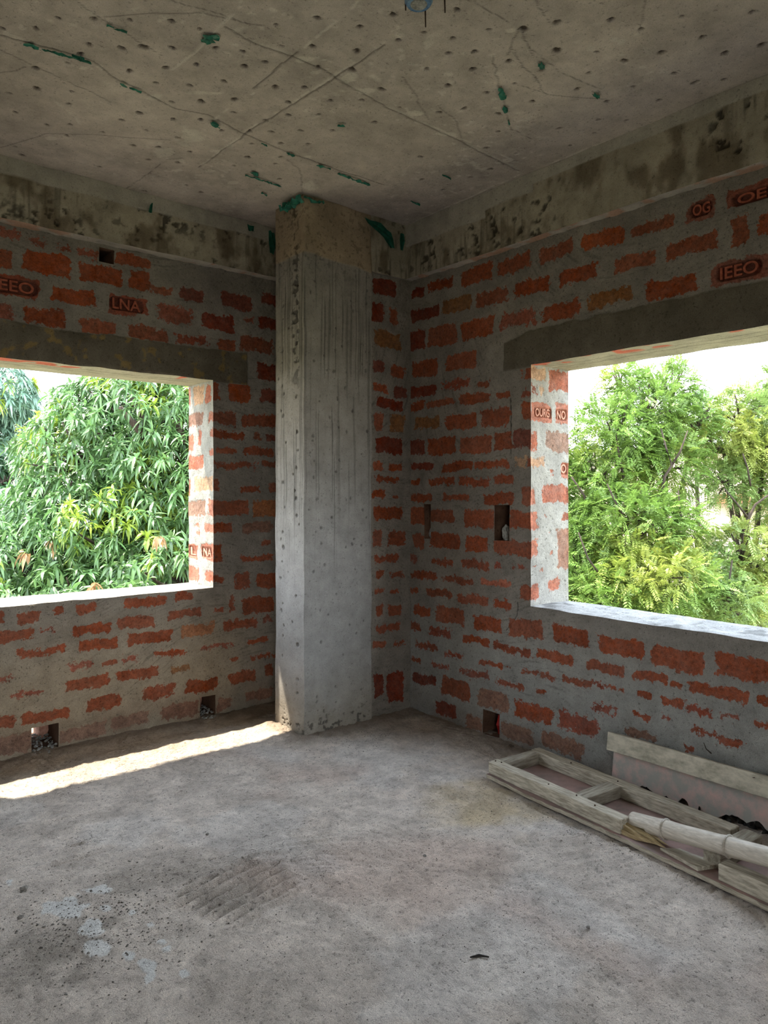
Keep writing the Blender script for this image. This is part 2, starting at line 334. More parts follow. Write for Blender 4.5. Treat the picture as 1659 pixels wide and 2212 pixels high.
# kind -> colour, how broken its mortar smear is
KIND = {'0': ((.29, .068, .024), .15), '1': ((.20, .036, .016), .15), '2': ((.33, .12, .045), .2), '3': ((.28, .075, .042), .95), '4': ((.28, .066, .025), .50),
        '5': ((.27, .145, .10), .35), '6': ((.40, .135, .08), .25), '7': ((.46, .28, .17), .35), '8': ((.27, .12, .045), .40), '9': ((.38, .08, .018), .3), 'f': ((.27, .072, .042), .0)}
rb = random.Random(5)
def rects(tbl, how, plane):
    out = []
    for (x0, x1, y0, y1, k) in tbl:
        f = on_Y if how == 'Y' else on_X
        a0, _ = f(x0, y0, plane); a1, _ = f(x1, y0, plane); xm = (x0 + x1) / 2
        _, zt = f(xm, y0, plane); _, zb = f(xm, y1, plane)
        c, fd = KIND[k]; j = rb.uniform(-.14, .14); g = rb.uniform(-.012, .02)
        out.append((min(a0, a1), max(a0, a1), zb, zt, tuple(max(0, q * (1 + j) + (g if i else 0)) for i, q in enumerate(c)), fd))
    return out
def brick_field(a, z, P, R):
    """signed distance inside the nearest brick, its colour, its smear"""
    bd = np.full(len(a), -0.3); bc = np.zeros((len(a), 4)); bc[:] = (.36, .08, .04, .1)
    wx = (fbm(P, 11, 3, 5.0) - .5) * 0.040; wz = (fbm(P, 11, 3, 55.0) - .5) * 0.040
    for (x0, x1, z0, z1, c, fd) in R:
        m = (a > x0 - .09) & (a < x1 + .09) & (z > z0 - .09) & (z < z1 + .09)
        if not m.any(): continue
        cx, cz, hx, hz = (x0 + x1) / 2, (z0 + z1) / 2, (x1 - x0) / 2, (z1 - z0) / 2
        r = min(0.012, hx * .6, hz * .6); k = min(1.0, hz / .03 + .25)
        qx = np.abs(a[m] + wx[m] * k - cx) - (hx - r); qz = np.abs(z[m] + wz[m] * k - cz) - (hz - r)
        d = -(np.sqrt(np.maximum(qx, 0) ** 2 + np.maximum(qz, 0) ** 2) + np.minimum(np.maximum(qx, qz), 0) - r)
        idx = np.where(m)[0]; up = d > bd[idx]
        bd[idx[up]] = d[up]; bc[idx[up]] = (*c, fd)
    return bd, bc
def rr(a, z, x0, x1, z0, z1, r):
    qx = np.abs(a - (x0 + x1) / 2) - ((x1 - x0) / 2 - r); qz = np.abs(z - (z0 + z1) / 2) - ((z1 - z0) / 2 - r)
    return -(np.sqrt(np.maximum(qx, 0) ** 2 + np.maximum(qz, 0) ** 2) + np.minimum(np.maximum(qx, qz), 0) - r)
def seg_d(a, z, pts):
    d = np.full(len(a), 9.0)
    for (x0, y0), (x1, y1) in zip(pts[:-1], pts[1:]):
        vx, vy = x1 - x0, y1 - y0; t = np.clip(((a - x0) * vx + (z - y0) * vy) / max(vx * vx + vy * vy, 1e-9), 0, 1)
        d = np.minimum(d, np.hypot(a - x0 - t * vx, z - y0 - t * vy))
    return d

RL = rects(LEFT, 'Y', YL); RRt = rects(RIGHT, 'X', XR); RN = rects(NIB, 'Y', YC + .02)
KIND['f'] = ((.45, .17, .11), .0)
RJL = rects(JAMBL, 'X', WLX1); RJR = rects(JAMBR, 'Y', WRY1)
# frogs: recess (px x0,x1, top,bottom at middle) and what is moulded in them
FROG_L = [(VA, 0 - 90, 345, 630, 760, 'IEEO'), (VA, 985, 1290, 800, 925, 'LNA')]
FROG_R = [(VK, 965, 1155, 350, 480, 'OG'), (VK, 1345, 1790, 225, 340, 'OEE'), (VK, 1190, 1605, 890, 1035, 'IEEO')]
FROG_JR = [(VN, 205, 508, 820, 1005, 'OURG'), (VN, 596, 780, 855, 1050, 'NO'), (VN, 672, 785, 1800, 2005, 'O')]
FROG_JL = [(VP, 68, 132, 1712, 1812, 'L'), (VP, 188, 284, 1722, 1826, 'NA')]
def frogs(tbl, how, plane):
    out = []
    f = on_Y if how == 'Y' else on_X
    for (v, x0, x1, y0, y1, t) in tbl:
        X0, X1, Y0, Y1 = v[0] + x0 / v[2], v[0] + x1 / v[2], v[1] + y0 / v[2], v[1] + y1 / v[2]
        a0, _ = f(X0, Y0, plane); a1, _ = f(X1, Y0, plane); xm = (X0 + X1) / 2
        _, zt = f(xm, Y0, plane); _, zb = f(xm, Y1, plane); out.append((min(a0, a1), max(a0, a1), zb, zt, t))
    return out
FL = frogs(FROG_L, 'Y', YL); FR = frogs(FROG_R, 'X', XR); FJR = frogs(FROG_JR, 'Y', WRY1); FJL = frogs(FROG_JL, 'X', WLX1)

def mortar(P, base=(.235, .212, .182), dirt=1.0):
    n = len(P); c = np.tile(np.array(base), (n, 1))
    f = fbm(P, 2.2, 4, 9.0); c = c * (0.80 + 0.42 * f)[:, None]
    g = fbm(P, 9, 3, 31.0); c = c * (0.86 + 0.28 * g)[:, None]
    return c
def scratches(P, a, z, off=0.0):
    """trowel strokes: noise stretched along the wall"""
    q = np.stack([a * 11 + z * 3 * np.sin(a * 2.1), z * 150 + a * 20 * np.sin(a * 1.7 + z * 2), P[:, 0] * 0 + off], 1)
    r = fbm(q, 1.0, 3, off)
    return r
def wallshade(kind, R, FG, axis):
    def sh(u, v, P):
        a = P[:, axis]; z = P[:, 2]
        bd, bc = brick_field(a, z, P, R)
        c = mortar(P)
        lin = np.full(len(a), -1.0)
        if kind == 'L':
            zt = 2.245 + .010 * (fbm(P, 12, 3, 2.) - .5) * 2 + 0.006 * np.sin(a * 9)
            xe = 2.30 + .02 * (fbm(P, 8, 2, 8.) - .5)
            lin = np.minimum(np.minimum(zt - z, z - (HEAD - .01)), xe - a)
            # low part of the wall is washed with yellow-brown dust
            m = sstep(1.0 - z, 0.0, 0.75) * (0.45 + .55 * fbm(P, 3, 3, 77.)) * sstep(2.45 - a, -.3, .6)
            c = mixc(c, (.37, .30, .205), m * .85)
            m2 = sstep(.28 - z, 0, .2) * sstep(fbm(P, 4, 3, 3.3), .35, .6); c = mixc(c, (.27, .20, .14), m2 * .7)
        elif kind == 'R':
            ye = 2.70 + .012 * (fbm(P, 8, 2, 8.) - .5)
            zt = 2.245 + .016 * (fbm(P, 12, 3, 2.) - .5) * 2 - 0.05 * sstep(a, 2.5, 2.72)
            lin = np.minimum(np.minimum(zt - z, z - (HEAD - .012)), ye - a)
            c = mixc(c, (.35, .36, .35), sstep(.85 - z, 0, .5) * .55)
            m2 = sstep(.20 - z, 0, .2) * sstep(fbm(P, 5, 3, 3.3), .3, .6); c = mixc(c, (.24, .20, .17), m2 * .6)
        sc = scratches(P, a, z, 5.0)
        wgt = sstep(fbm(P, 2.0, 2, 60.), .40, .6)
        c = c * (1 - .30 * sstep(sc, .62, .74) * wgt)[:, None]
        lm = sstep(lin, -.0035, .0035)
        lc = np.array((.125, .108, .080))[None] * (0.75 + .6 * fbm(P * np.array([1, 1, .35]), 14, 4, 21.))[:, None]
        if kind == 'L': lc = mixc(lc, (.30, .19, .05), sstep(fbm(P, 22, 3, 71.), .60, .70) * .5)
        c = c * (1 - lm[:, None]) + lc * lm[:, None]
        bd = np.where(lm > .3, -.3, bd)
        # cracks
        if kind == 'R':
            D1 = seg_d(a, z, [on_X(1103, 860, XR), on_X(1105, 920, XR), on_X(1102, 990, XR)])
            D2 = seg_d(a, z, [on_X(1118, 1300, XR), on_X(1118, 1330, XR), on_X(1096, 1360, XR)])
            cr = 1 - sstep(np.minimum(D1, D2) + (fbm(P, 60, 2, 1.) - .5) * .006, .0015, .004)
        else: cr = np.zeros(len(a))
        c = c * (1 - .8 * cr)[:, None]
        disp = (fbm(P, 6, 4, 12.) - .5) * .018 + (fbm(P, 24, 4, 14.) - .5) * .009 - .0018 * sstep(bd, -.001, .003) - cr * .004
        disp = disp + (sc - .5) * .007 * (1 - lm) - .003 * (sstep(sc, .60, .72) * wgt) * (1 - lm) + .004 * lm
        for (x0, x1, z0, z1, t) in FG:
            d = rr(a, z, x0, x1, z0, z1, min(.03, (z1 - z0) * .42)); m = sstep(d, -.003, .003)
            disp = disp * (1 - sstep(d, -.02, .0)) - .016 * m
            mm = m > .5; bd = np.where(mm, .05, bd); bc[mm] = (.13, .03, .018, 0)  # recess colour darkened to stand in for the shade in it
        disp = np.where(z < .02, disp * .3, disp)
        return c, bc, bd, disp
    return sh

def flat(col, amp=.3, sc=3.0):
    def sh(u, v, P):
        c = np.tile(np.array(col), (len(u), 1)) * (1 - amp / 2 + amp * fbm(P, sc, 4, 4.))[:, None]
        return c, np.tile(np.array((.3, .1, .05, 0)), (len(u), 1)), np.full(len(u), -.3), (fbm(P, 20, 3, 2.) - .5) * .004
    return sh
def jambshade(R, FG, axis):
    def sh(u, v, P):
        a = P[:, axis]; z = P[:, 2]
        bd, bc = brick_field(a, z, P, R)
        c = np.tile(np.array((.335, .325, .295)), (len(u), 1)) * (.8 + .4 * fbm(P, 14, 4, 3.))[:, None]
        disp = (fbm(P, 14, 4, 12.) - .5) * .010 - .0015 * sstep(bd, -.001, .003)
        for (x0, x1, z0, z1, t) in FG:
            d = rr(a, z, x0, x1, z0, z1, min(.012, (z1 - z0) * .42)); m = sstep(d, -.002, .002)
            disp = disp * (1 - sstep(d, -.02, .0)) - .010 * m
            mm = m > .5; bd = np.where(mm, .05, bd); bc[mm] = (.36, .12, .07, 0)  # jamb recesses painted darker than their bricks, as if shaded
        return c, bc, bd, disp
    return sh
def sillshade(dark):
    def sh(u, v, P):
        c = np.tile(np.array((.40, .38, .33) if not dark else (.33, .33, .325)), (len(u), 1)) * (.75 + .5 * fbm(P, 9, 4, 3.))[:, None]
        if dark:
            m = sstep(fbm(P * np.array([1, 1.6, 1]), 7, 4, 8.), .55, .68); c = mixc(c, (.12, .12, .115), m * .7)
        return c, np.tile(np.array((.3, .1, .05, 0)), (len(u), 1)), np.full(len(u), -.3), (fbm(P, 16, 4, 2.) - .5) * .018
    return sh
def soffitshade(u, v, P):
    c = np.tile(np.array((.46, .425, .35)), (len(u), 1)) * (.88 + .22 * fbm(P, 6, 3, 3.))[:, None]
    # board joints run along the opening; remnants of red plastic
    ln = np.minimum(np.abs(v - .12 - .006 * (fbm(P, 8, 2, 5.) - .5)), np.abs(v - .19 - .01 * (fbm(P, 5, 2, 9.) - .5)))
    c = c * (1 - .45 * (1 - sstep(ln, .002, .007)))[:, None]
    m = sstep(fbm(P, 5.5, 3, 44.), .56, .60) * sstep(.13 - v, 0, .05); c = mixc(c, (.62, .17, .12), m)
    return c, np.tile(np.array((.3, .1, .05, 0)), (len(u), 1)), np.full(len(u), -.3), (fbm(P, 20, 3, 2.) - .5) * .004
def shadedbrick(u, v, P):  # brick colour darkened to imitate the shade inside the holes
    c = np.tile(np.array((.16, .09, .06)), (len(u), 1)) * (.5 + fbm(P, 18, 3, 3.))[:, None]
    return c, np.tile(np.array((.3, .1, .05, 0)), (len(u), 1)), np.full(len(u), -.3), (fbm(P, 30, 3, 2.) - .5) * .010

def hollow(pan, a0, a1, z0, z1, plane, depth, axis, closed):
    """the inside of a put-log hole"""
    if axis == 'Y':
        I = [((a0, plane, z0), (0, 1, 0), (0, 0, 1), (1, 0, 0), depth, z1 - z0), ((a1, plane, z0), (0, 1, 0), (0, 0, 1), (-1, 0, 0), depth, z1 - z0),
             ((a0, plane, z0), (1, 0, 0), (0, 1, 0), (0, 0, 1), a1 - a0, depth), ((a0, plane, z1), (1, 0, 0), (0, 1, 0), (0, 0, -1), a1 - a0, depth)]
        if closed: I.append(((a0, plane + depth, z0), (1, 0, 0), (0, 0, 1), (0, -1, 0), a1 - a0, z1 - z0))
    else:
        I = [((plane, a0, z0), (1, 0, 0), (0, 0, 1), (0, 1, 0), depth, z1 - z0), ((plane, a1, z0), (1, 0, 0), (0, 0, 1), (0, -1, 0), depth, z1 - z0),
             ((plane, a0, z0), (0, 1, 0), (1, 0, 0), (0, 0, 1), a1 - a0, depth), ((plane, a0, z1), (0, 1, 0), (1, 0, 0), (0, 0, -1), a1 - a0, depth)]
        if closed: I.append(((plane + depth, a0, z0), (0, 1, 0), (0, 0, 1), (-1, 0, 0), a1 - a0, z1 - z0))
    for (O, U, V, N, w, h) in I: pan.add(O, U, V, N, w, h, .01, shadedbrick)

RES = 0.0055
# ------------------------------------------------------------------ left wall (Y = YL)
def holeY(x0, x1, y0, y1, Y, floor=False):
    xm = (x0 + x1) / 2; a0, _ = on_Y(x0, y0, Y); a1, _ = on_Y(x1, y0, Y); _, zt = on_Y(xm, y0, Y); _, zb = on_Y(xm, y1, Y)
    return a0, a1, (0.03 if floor else zb), zt
def holeX(x0, x1, y0, y1, X, floor=False):
    xm = (x0 + x1) / 2; a0, _ = on_X(x0, y0, X); a1, _ = on_X(x1, y0, X); _, zt = on_X(xm, y0, X); _, zb = on_X(xm, y1, X)
    return min(a0, a1), max(a0, a1), (0.01 if floor else zb), zt
HL = [holeY(69, 127, 1568, 1630, YL, True), holeY(433, 466, 1503, 1550, YL, True), holeY(215, 247, 537, 568, YL)]
Z = (0, 0, 1)
wl_ = Panels()
X0L, X1L = 0.0, 3.25
hl = [(WLX0 - X0L, WLX1 - X0L, SILL, HEAD)] + [(a - X0L, b - X0L, c, d) for a, b, c, d in HL]
wl_.add((X0L, YL, 0), (1, 0, 0), Z, (0, -1, 0), X1L - X0L, 3.0, RES, wallshade('L', RL, FL, 0), hl)
wl_.add((WLX1, YL, SILL), (0, 1, 0), Z, (-1, 0, 0), TL, HEAD - SILL, .0045, jambshade(RJL, FJL, 1))
wl_.add((WLX0, YL, SILL), (0, 1, 0), Z, (1, 0, 0), TL, HEAD - SILL, .02, flat((.48, .42, .36)))
wl_.add((WLX0, YL, SILL), (1, 0, 0), (0, 1, 0), Z, WLX1 - WLX0, TL, .008, sillshade(False))
wl_.add((WLX0, YL, HEAD), (1, 0, 0), (0, 1, 0), (0, 0, -1), WLX1 - WLX0, TL, .008, soffitshade)
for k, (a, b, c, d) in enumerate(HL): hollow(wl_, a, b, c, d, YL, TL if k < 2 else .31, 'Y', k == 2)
wl_.add((-2.5, YL, 0), (1, 0, 0), Z, (0, -1, 0), 2.5, 3.0, .1, flat((.36, .30, .25)))
# outside face
wl_.add((-2.5, YL + TL, -3.4), (1, 0, 0), Z, (0, 1, 0), 6.4, 7.0, .1, flat((.42, .37, .32)), [(WLX0 + 2.5, WLX1 + 2.5, SILL + 3.4, HEAD + 3.4)] + [(a + 2.5, b + 2.5, c + 3.4, d + 3.4) for a, b, c, d in HL[:2]], wobble=True)
WALL_L = tag(wl_.build('wall_left', M_BRICK), 'brick wall with rough mortar joints around the left window opening', None, None, 'structure')

# ------------------------------------------------------------------ right wall (X = XR)
HRl = [holeX(917, 931, 1089, 1163, XR), holeX(1069, 1101, 1091, 1168, XR), holeX(1044, 1079, 1537, 1592, XR, True)]
wr_ = Panels()
Y0R, Y1R = 0.30, 3.60
hr = [(WRY0 - Y0R, WRY1 - Y0R, SILL - .03, HEAD)] + [(a - Y0R, b - Y0R, c, d) for a, b, c, d in HRl]
SR = SILL - .03
wr_.add((XR, Y0R, 0), (0, 1, 0), Z, (-1, 0, 0), Y1R - Y0R, 3.0, RES, wallshade('R', RRt, FR, 1), hr)
wr_.add((XR, WRY1, SR), (1, 0, 0), Z, (0, -1, 0), TR, HEAD - SR, .0045, jambshade(RJR, FJR, 0))
wr_.add((XR, WRY0, SR), (1, 0, 0), Z, (0, 1, 0), TR, HEAD - SR, .03, flat((.48, .42, .36)))
wr_.add((XR, WRY0, SR), (0, 1, 0), (1, 0, 0), Z, WRY1 - WRY0, TR, .008, sillshade(True))
wr_.add((XR, WRY0, HEAD), (0, 1, 0), (1, 0, 0), (0, 0, -1), WRY1 - WRY0, TR, .008, soffitshade)
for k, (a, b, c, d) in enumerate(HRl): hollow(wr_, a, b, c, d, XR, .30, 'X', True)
wr_.add((XR, -2.7, 0), (0, 1, 0), Z, (-1, 0, 0), 3.0, 3.0, .1, flat((.36, .30, .25)))
wr_.add((XR + TR, -2.7, -3.4), (0, 1, 0), Z, (1, 0, 0), 7.13, 7.0, .1, flat((.42, .37, .32)), [(WRY0 + 2.7, WRY1 + 2.7, SR + 3.4, HEAD + 3.4)])
WALL_R = tag(wr_.build('wall_right', M_BRICK), 'brick wall with rough mortar joints around the right window opening', None, None, 'structure')

# ------------------------------------------------------------------ short return of brick between column and corner
wn_ = Panels()
def nibshade(u, v, P):
    f = wallshade('N', RN, [], 0); return f(u, v, P)
wn_.add((CXB - .05, YC + .02, 0), (1, 0, 0), Z, (0, -1, 0), XR + .1 - CXB + .05, BZ + .02, .0055, nibshade)
wn_.add((CXB - .02, YC + .26, 0), (1, 0, 0), Z, (0, 1, 0), .45, 3.0, .05, flat((.33, .27, .22)))
WALL_N = tag(wn_.build('wall_corner', M_BRICK), 'short strip of dark brickwork between the column and the corner', None, None, 'structure')

# ------------------------------------------------------------------ moulded lettering in the frogs
def lettering(text, a0, a1, z0, z1, axis, plane, parent, mat, into, squeeze=1.0):
    cu = bpy.data.curves.new('lettering', 'FONT'); cu.body = text; cu.size = 1.0; cu.extrude = 0.5; cu.offset = 0.012
    to = bpy.data.objects.new('tmp', cu); COL.objects.link(to)
    dg = bpy.context.evaluated_depsgraph_get(); dg.update()
    me = bpy.data.meshes.new_from_object(to.evaluated_get(dg)); bpy.data.objects.remove(to)
    V = np.zeros(len(me.vertices) * 3, np.float32); me.vertices.foreach_get('co', V); V = V.reshape(-1, 3)
    mn = V.min(0); mx = V.max(0)
    s = (V - mn) / (mx - mn)
    pa, pz = (a1 - a0) * .09, (z1 - z0) * .12
    zz = z0 + pz + s[:, 1] * (z1 - z0 - 2 * pz)
    t = s[:, 2] * .009
    if axis == 'Y':      # face looks to -Y, reads along +X
        aa = a0 + pa + s[:, 0] * (a1 - a0 - 2 * pa); Q = np.stack([aa, plane + .014 - t, zz], 1)
    else:                # face looks to -X, reads along -Y
        aa = a1 - pa - s[:, 0] * (a1 - a0 - 2 * pa); Q = np.stack([plane + .014 - t, aa, zz], 1)
    if into == 'jl':     # left jamb, face looks to -X, reads towards the room
        pass
    me.vertices.foreach_set('co', Q.astype(np.float32).ravel()); me.update()
    me.materials.clear()
    o = link('brick_lettering', me, mat, parent)
    tag(o, 'raised letters moulded in the hollow of a brick')
for (x0, x1, z0, z1, t) in FL: lettering(t, x0, x1, z0, z1, 'Y', YL, WALL_L, M_CLAY, '')
for (x0, x1, z0, z1, t) in FR: lettering(t, x0, x1, z0, z1, 'X', XR, WALL_R, M_CLAY, '')
for (x0, x1, z0, z1, t) in FJR: lettering(t, x0, x1, z0, z1, 'Y', WRY1 - .001, WALL_R, M_CLAYP, '')
for (x0, x1, z0, z1, t) in FJL: lettering(t, x0, x1, z0, z1, 'X', WLX1 - .001, WALL_L, M_CLAYP, 'jl')

# ------------------------------------------------------------------ concrete: beams, column
def pockf(a, z, pts, P):
    """dents hacked into concrete: list of (a, z, rx, rz)"""
    d = np.zeros(len(a))
    nz = (fbm(P, 60, 2, 7.) - .5) * 1.1
    for (x, y, rx, ry) in pts:
        m = (np.abs(a - x) < rx * 2) & (np.abs(z - y) < ry * 2)
        if not m.any(): continue
        q = np.sqrt(((a[m] - x) / rx) ** 2 + ((z[m] - y) / ry) ** 2) + nz[m]
        idx = np.where(m)[0]; d[idx] = np.maximum(d[idx], 1 - sstep(q, .55, 1.05))
    return d
def beamshade(ax, strip):
    def sh(u, v, P):
        a = P[:, ax]; z = P[:, 2]
        c = np.tile(np.array((.335, .30, .235)), (len(u), 1)) * (.75 + .5 * fbm(P, 3.5, 4, 15.))[:, None]
        st = fbm(np.stack([a * 75, z * 4 + fbm(P, 4, 2, 6.) * 3, a * 0], 1), 1, 3, 3.); c = c * (1 - .45 * sstep(st, .50, .70) * sstep(fbm(P, 3, 2, 16.), .4, .6))[:, None]
        c = mixc(c, (.13, .10, .065), sstep(fbm(P * np.array([1, 1, .6]), 9, 4, 61.), .48, .66) * .8)
        hc = sstep(fbm(P, 26, 3, 27.), .60, .66) * sstep(fbm(P, 2.4, 2, 90.), .42, .55)
        c = c * (1 - .75 * hc)[:, None]
        pale = strip(a, z, P); c = mixc(c, (.40, .375, .33), pale * .9); hc = hc * (1 - pale)
        disp = (fbm(P, 6, 3, 2.) - .5) * .008 - hc * .010
        return c, np.tile(np.array((.3, .1, .05, 0)), (len(u), 1)), np.full(len(u), -.3), disp
    return sh
def lipshade(u, v, P):
    c = np.tile(np.array((.50, .46, .40)), (len(u), 1)) * (.8 + .4 * fbm(P, 12, 3, 3.))[:, None]
    c = mixc(c, (.50, .27, .17), sstep(fbm(P, 9, 3, 44.), .52, .62) * .7)
    return c, np.tile(np.array((.3, .1, .05, 0)), (len(u), 1)), np.full(len(u), -.3), (fbm(P, 25, 3, 2.) - .5) * .012
b1 = Panels()
sL = lambda a, z, P: sstep(z + .02 * (fbm(P, 5, 2, 3.) - .5), 2.955, 2.965)
b1.add((-2.5, YL - .075, BZ + .01), (1, 0, 0), Z, (0, -1, 0), 5.75, HR - BZ - .01, .008, beamshade(0, sL))
b1.add((-2.5, YL - .075, BZ + .01), (1, 0, 0), (0, 1, 0), (0, 0, -1), 5.75, .09, .01, lipshade)
tag(b1.build('trim_1', M_CONC), 'rough cast concrete beam above the left window wall', None, None, 'structure')
b2 = Panels()
sR = lambda a, z, P: sstep(z + .012 * (fbm(P, 5, 2, 3.) - .5) - np.where(a > 2.78, 2.905, np.where(a > 2.45, 2.945, 2.985)), 0, .008)
b2.add((XR - .06, -2.7, BZ - .02), (0, 1, 0), Z, (-1, 0, 0), 6.15, HR - BZ + .02, .008, beamshade(1, sR))
b2.add((XR - .06, -2.7, BZ - .02), (0, 1, 0), (1, 0, 0), (0, 0, -1), 6.15, .08, .01, lipshade)
tag(b2.build('trim_2', M_CONC), 'rough cast concrete beam above the right window wall', None, None, 'structure')
b3 = Panels()
s0 = lambda a, z, P: np.zeros(len(a))
b3.add((CXB, YC - .002, BZ - .02), (1, 0, 0), Z, (0, -1, 0), XR - CXB, HR - BZ + .02, .007, beamshade(0, s0))
b3.add((CXB, YC - .002, BZ - .02), (1, 0, 0), (0, 1, 0), (0, 0, -1), XR - CXB, .26, .012, flat((.3, .27, .22)))
tag(b3.build('trim_3', M_CONC), 'short concrete beam running from the column head into the corner', None, None, 'structure')

rp = random.Random(11)
def colshade(ax, side):
    pts = []
    if ax == 0:
        for i in range(70): pts.append((CXA + .03 + rp.random() * .43, .1 + rp.random() * 2.5, rp.uniform(.005, .010), rp.uniform(.006, .013)))
    else:
        for i in range(26):
            zz = .22 + i * .094
            pts.append((YC + rp.choice((.07, .08, .22, .23)) + rp.uniform(-.015, .015), zz + rp.uniform(-.02, .02), rp.uniform(.009, .014), rp.uniform(.008, .014)))
            if rp.random() < .7: pts.append((YC + rp.uniform(.04, .27), zz + .04, .007, .009))
    def sh(u, v, P):
        a = P[:, ax]; z = P[:, 2]
        c = np.tile(np.array((.27, .248, .22)), (len(u), 1)) * (.78 + .44 * fbm(P, 2.6, 4, 35.))[:, None]
        c = mixc(c, (.34, .338, .335), sstep(1.9 - z, 0, .9) * .7)  # skylight on the lower column put into the colour as paler grey
        c = mixc(c, (.30, .26, .20), sstep(.45 - z + (fbm(P, 6, 3, 2.) - .5) * .3, 0, .45) * .7)
        # drips of cement slurry from the head down
        q = np.stack([a * 55, z * 1.3, a * 0], 1); st = fbm(q, 1, 2, 3.)
        c = c * (1 - .42 * sstep(st, .60, .72) * sstep(z, .9, 1.7) * (0.5 + .5 * fbm(P, 3, 2, 5.)))[:, None]
        st2 = fbm(q * np.array([2.2, 1, 1]), 1, 2, 30.); c = c * (1 - .5 * sstep(st2, .70, .76) * sstep(z, .8, 1.4))[:, None]
        pk = pockf(a, z, pts, P)
        head = sstep(z + .02 * (fbm(P, 9, 2, 8.) - .5) + (.0 if ax else (a - CXA) * .05), BZ - .012, BZ + .004)
        br = np.array((.30, .235, .165))[None] * (.7 + .6 * fbm(P, 9, 4, 65.))[:, None]
        c = c * (1 - head[:, None]) + br * head[:, None]
        # honeycombing under the head and at the foot
        hc = sstep(fbm(P, 48, 3, 27.), .60, .66) * np.maximum(sstep(z, 2.5, 2.75) * .5, sstep(.16 - z, 0, .1))
        if ax: hc = np.maximum(hc, sstep(fbm(P, 40, 3, 27.), .52, .6) * sstep(z, 1.9, 2.1) * sstep(a, 3.49, 3.52) * (1 - sstep(a, 3.56, 3.6)))
        c = c * (1 - .45 * pk)[:, None] * (1 - .6 * hc)[:, None]
        disp = (fbm(P, 5, 3, 2.) - .5) * .006 - pk * .006 - hc * .006 + .004 * head
        return c, np.tile(np.array((.3, .1, .05, 0)), (len(u), 1)), np.full(len(u), -.3), disp
    return sh
cp = Panels()
cp.add((CXA, YC, 0), (1, 0, 0), Z, (0, -1, 0), CXB - CXA, HR, .0045, colshade(0, 'r'))
cp.add((CXA, YC, 0), (0, 1, 0), Z, (-1, 0, 0), CYB - YC, HR, .0045, colshade(1, 'l'))
cp.add((CXB, YC, 0), (0, 1, 0), Z, (1, 0, 0), CYB - YC, HR, .05, flat((.38, .37, .35)))
cp.add((CXA, CYB, 0), (1, 0, 0), Z, (0, 1, 0), CXB - CXA, HR, .05, flat((.38, .37, .35)))
tag(cp.build('concrete_column', M_CONC), 'grey cast concrete column standing in front of the corner', None, None, 'structure')

# ------------------------------------------------------------------ ceiling
V1 = (0, 0, 2.0); V2 = (829, 0, 2.0)
def cz(v, x, y): return on_Z(v[0] + x / 2.0, v[1] + y / 2.0, HR)
PK1 = '250,78 408,80 562,84 745,92 868,125 525,208 622,205 748,207 385,192 155,128 10,122 345,235 290,272 155,298 558,305 712,292 848,280 932,208 1050,224 1143,268 1060,288 968,350 822,368 672,358 1192,375 1318,378 868,438 740,440 1015,430 1245,440 1245,498 600,485 310,393 158,382 298,450 38,402 70,488 205,545 305,542 528,518 748,517 868,520 1010,490 445,575 632,563 770,595 960,563 1080,568 1175,570 1150,520 1215,620 575,630 683,638 820,657 1090,622 1070,680 1190,708 1010,716 1190,105 1370,75 1555,115 1353,200 1540,218 1218,197 1375,292 1430,435 1562,433 1380,497 1620,527 1440,567 1302,565 1332,623 1215,680 1210,775 805,800 765,703 640,690 870,832 620,825 430,720 95,672 65,635 290,590 1650,385 1520,305'
PK2 = '38,65 318,38 178,142 65,182 458,128 300,168 278,234 183,302 540,265 390,228 385,302 745,100 980,84 1115,126 1290,72 1595,52 1378,160 1635,198 1200,228 1475,232 752,218 920,226 1040,265 685,303 1253,318 885,318 843,385 1082,377 1348,357 1470,350 280,372 448,400 350,470 567,360 642,440 245,487 500,495 68,465 648,528 765,556 495,570 575,662 932,518 968,440 1052,520 910,577 1195,437 808,630 445,638 160,678 460,730 378,768 165,775 258,820 600,122'
BIG = {(1520, 305): 2.0, (752, 218): 2.0, (600, 122): 1.6, (1143, 268): 1.3, (622, 205): 1.3, (1192, 375): 1.3, (745, 92): 1.3}
rc = random.Random(3); CP = []
for v, t in ((V1, PK1), (V2, PK2)):
    for q in t.split():
        x, y = map(float, q.split(',')); X, Y = cz(v, x, y); k = BIG.get((int(x), int(y)), 1.0) * rc.uniform(.75, 1.2)
        CP.append((X, Y, .0125 * k, .0125 * k * rc.uniform(.7, 1.2)))
def pl(v, t): return [cz(v, *map(float, q.split(','))) for q in t.split()]
DARK = [pl(V1, '980,120 1100,190 1260,245 1390,300 1480,360 1659,455'), pl(V2, '0,460 190,550 340,615 580,740'), pl(V1, '0,150 120,185 250,220 400,265 480,330 640,410 760,470 900,500 1080,590 1240,660 1659,800'),
        pl(V1, '1290,225 1230,270 1100,385'), pl(V1, '860,725 1090,560 1450,340 1659,200')]
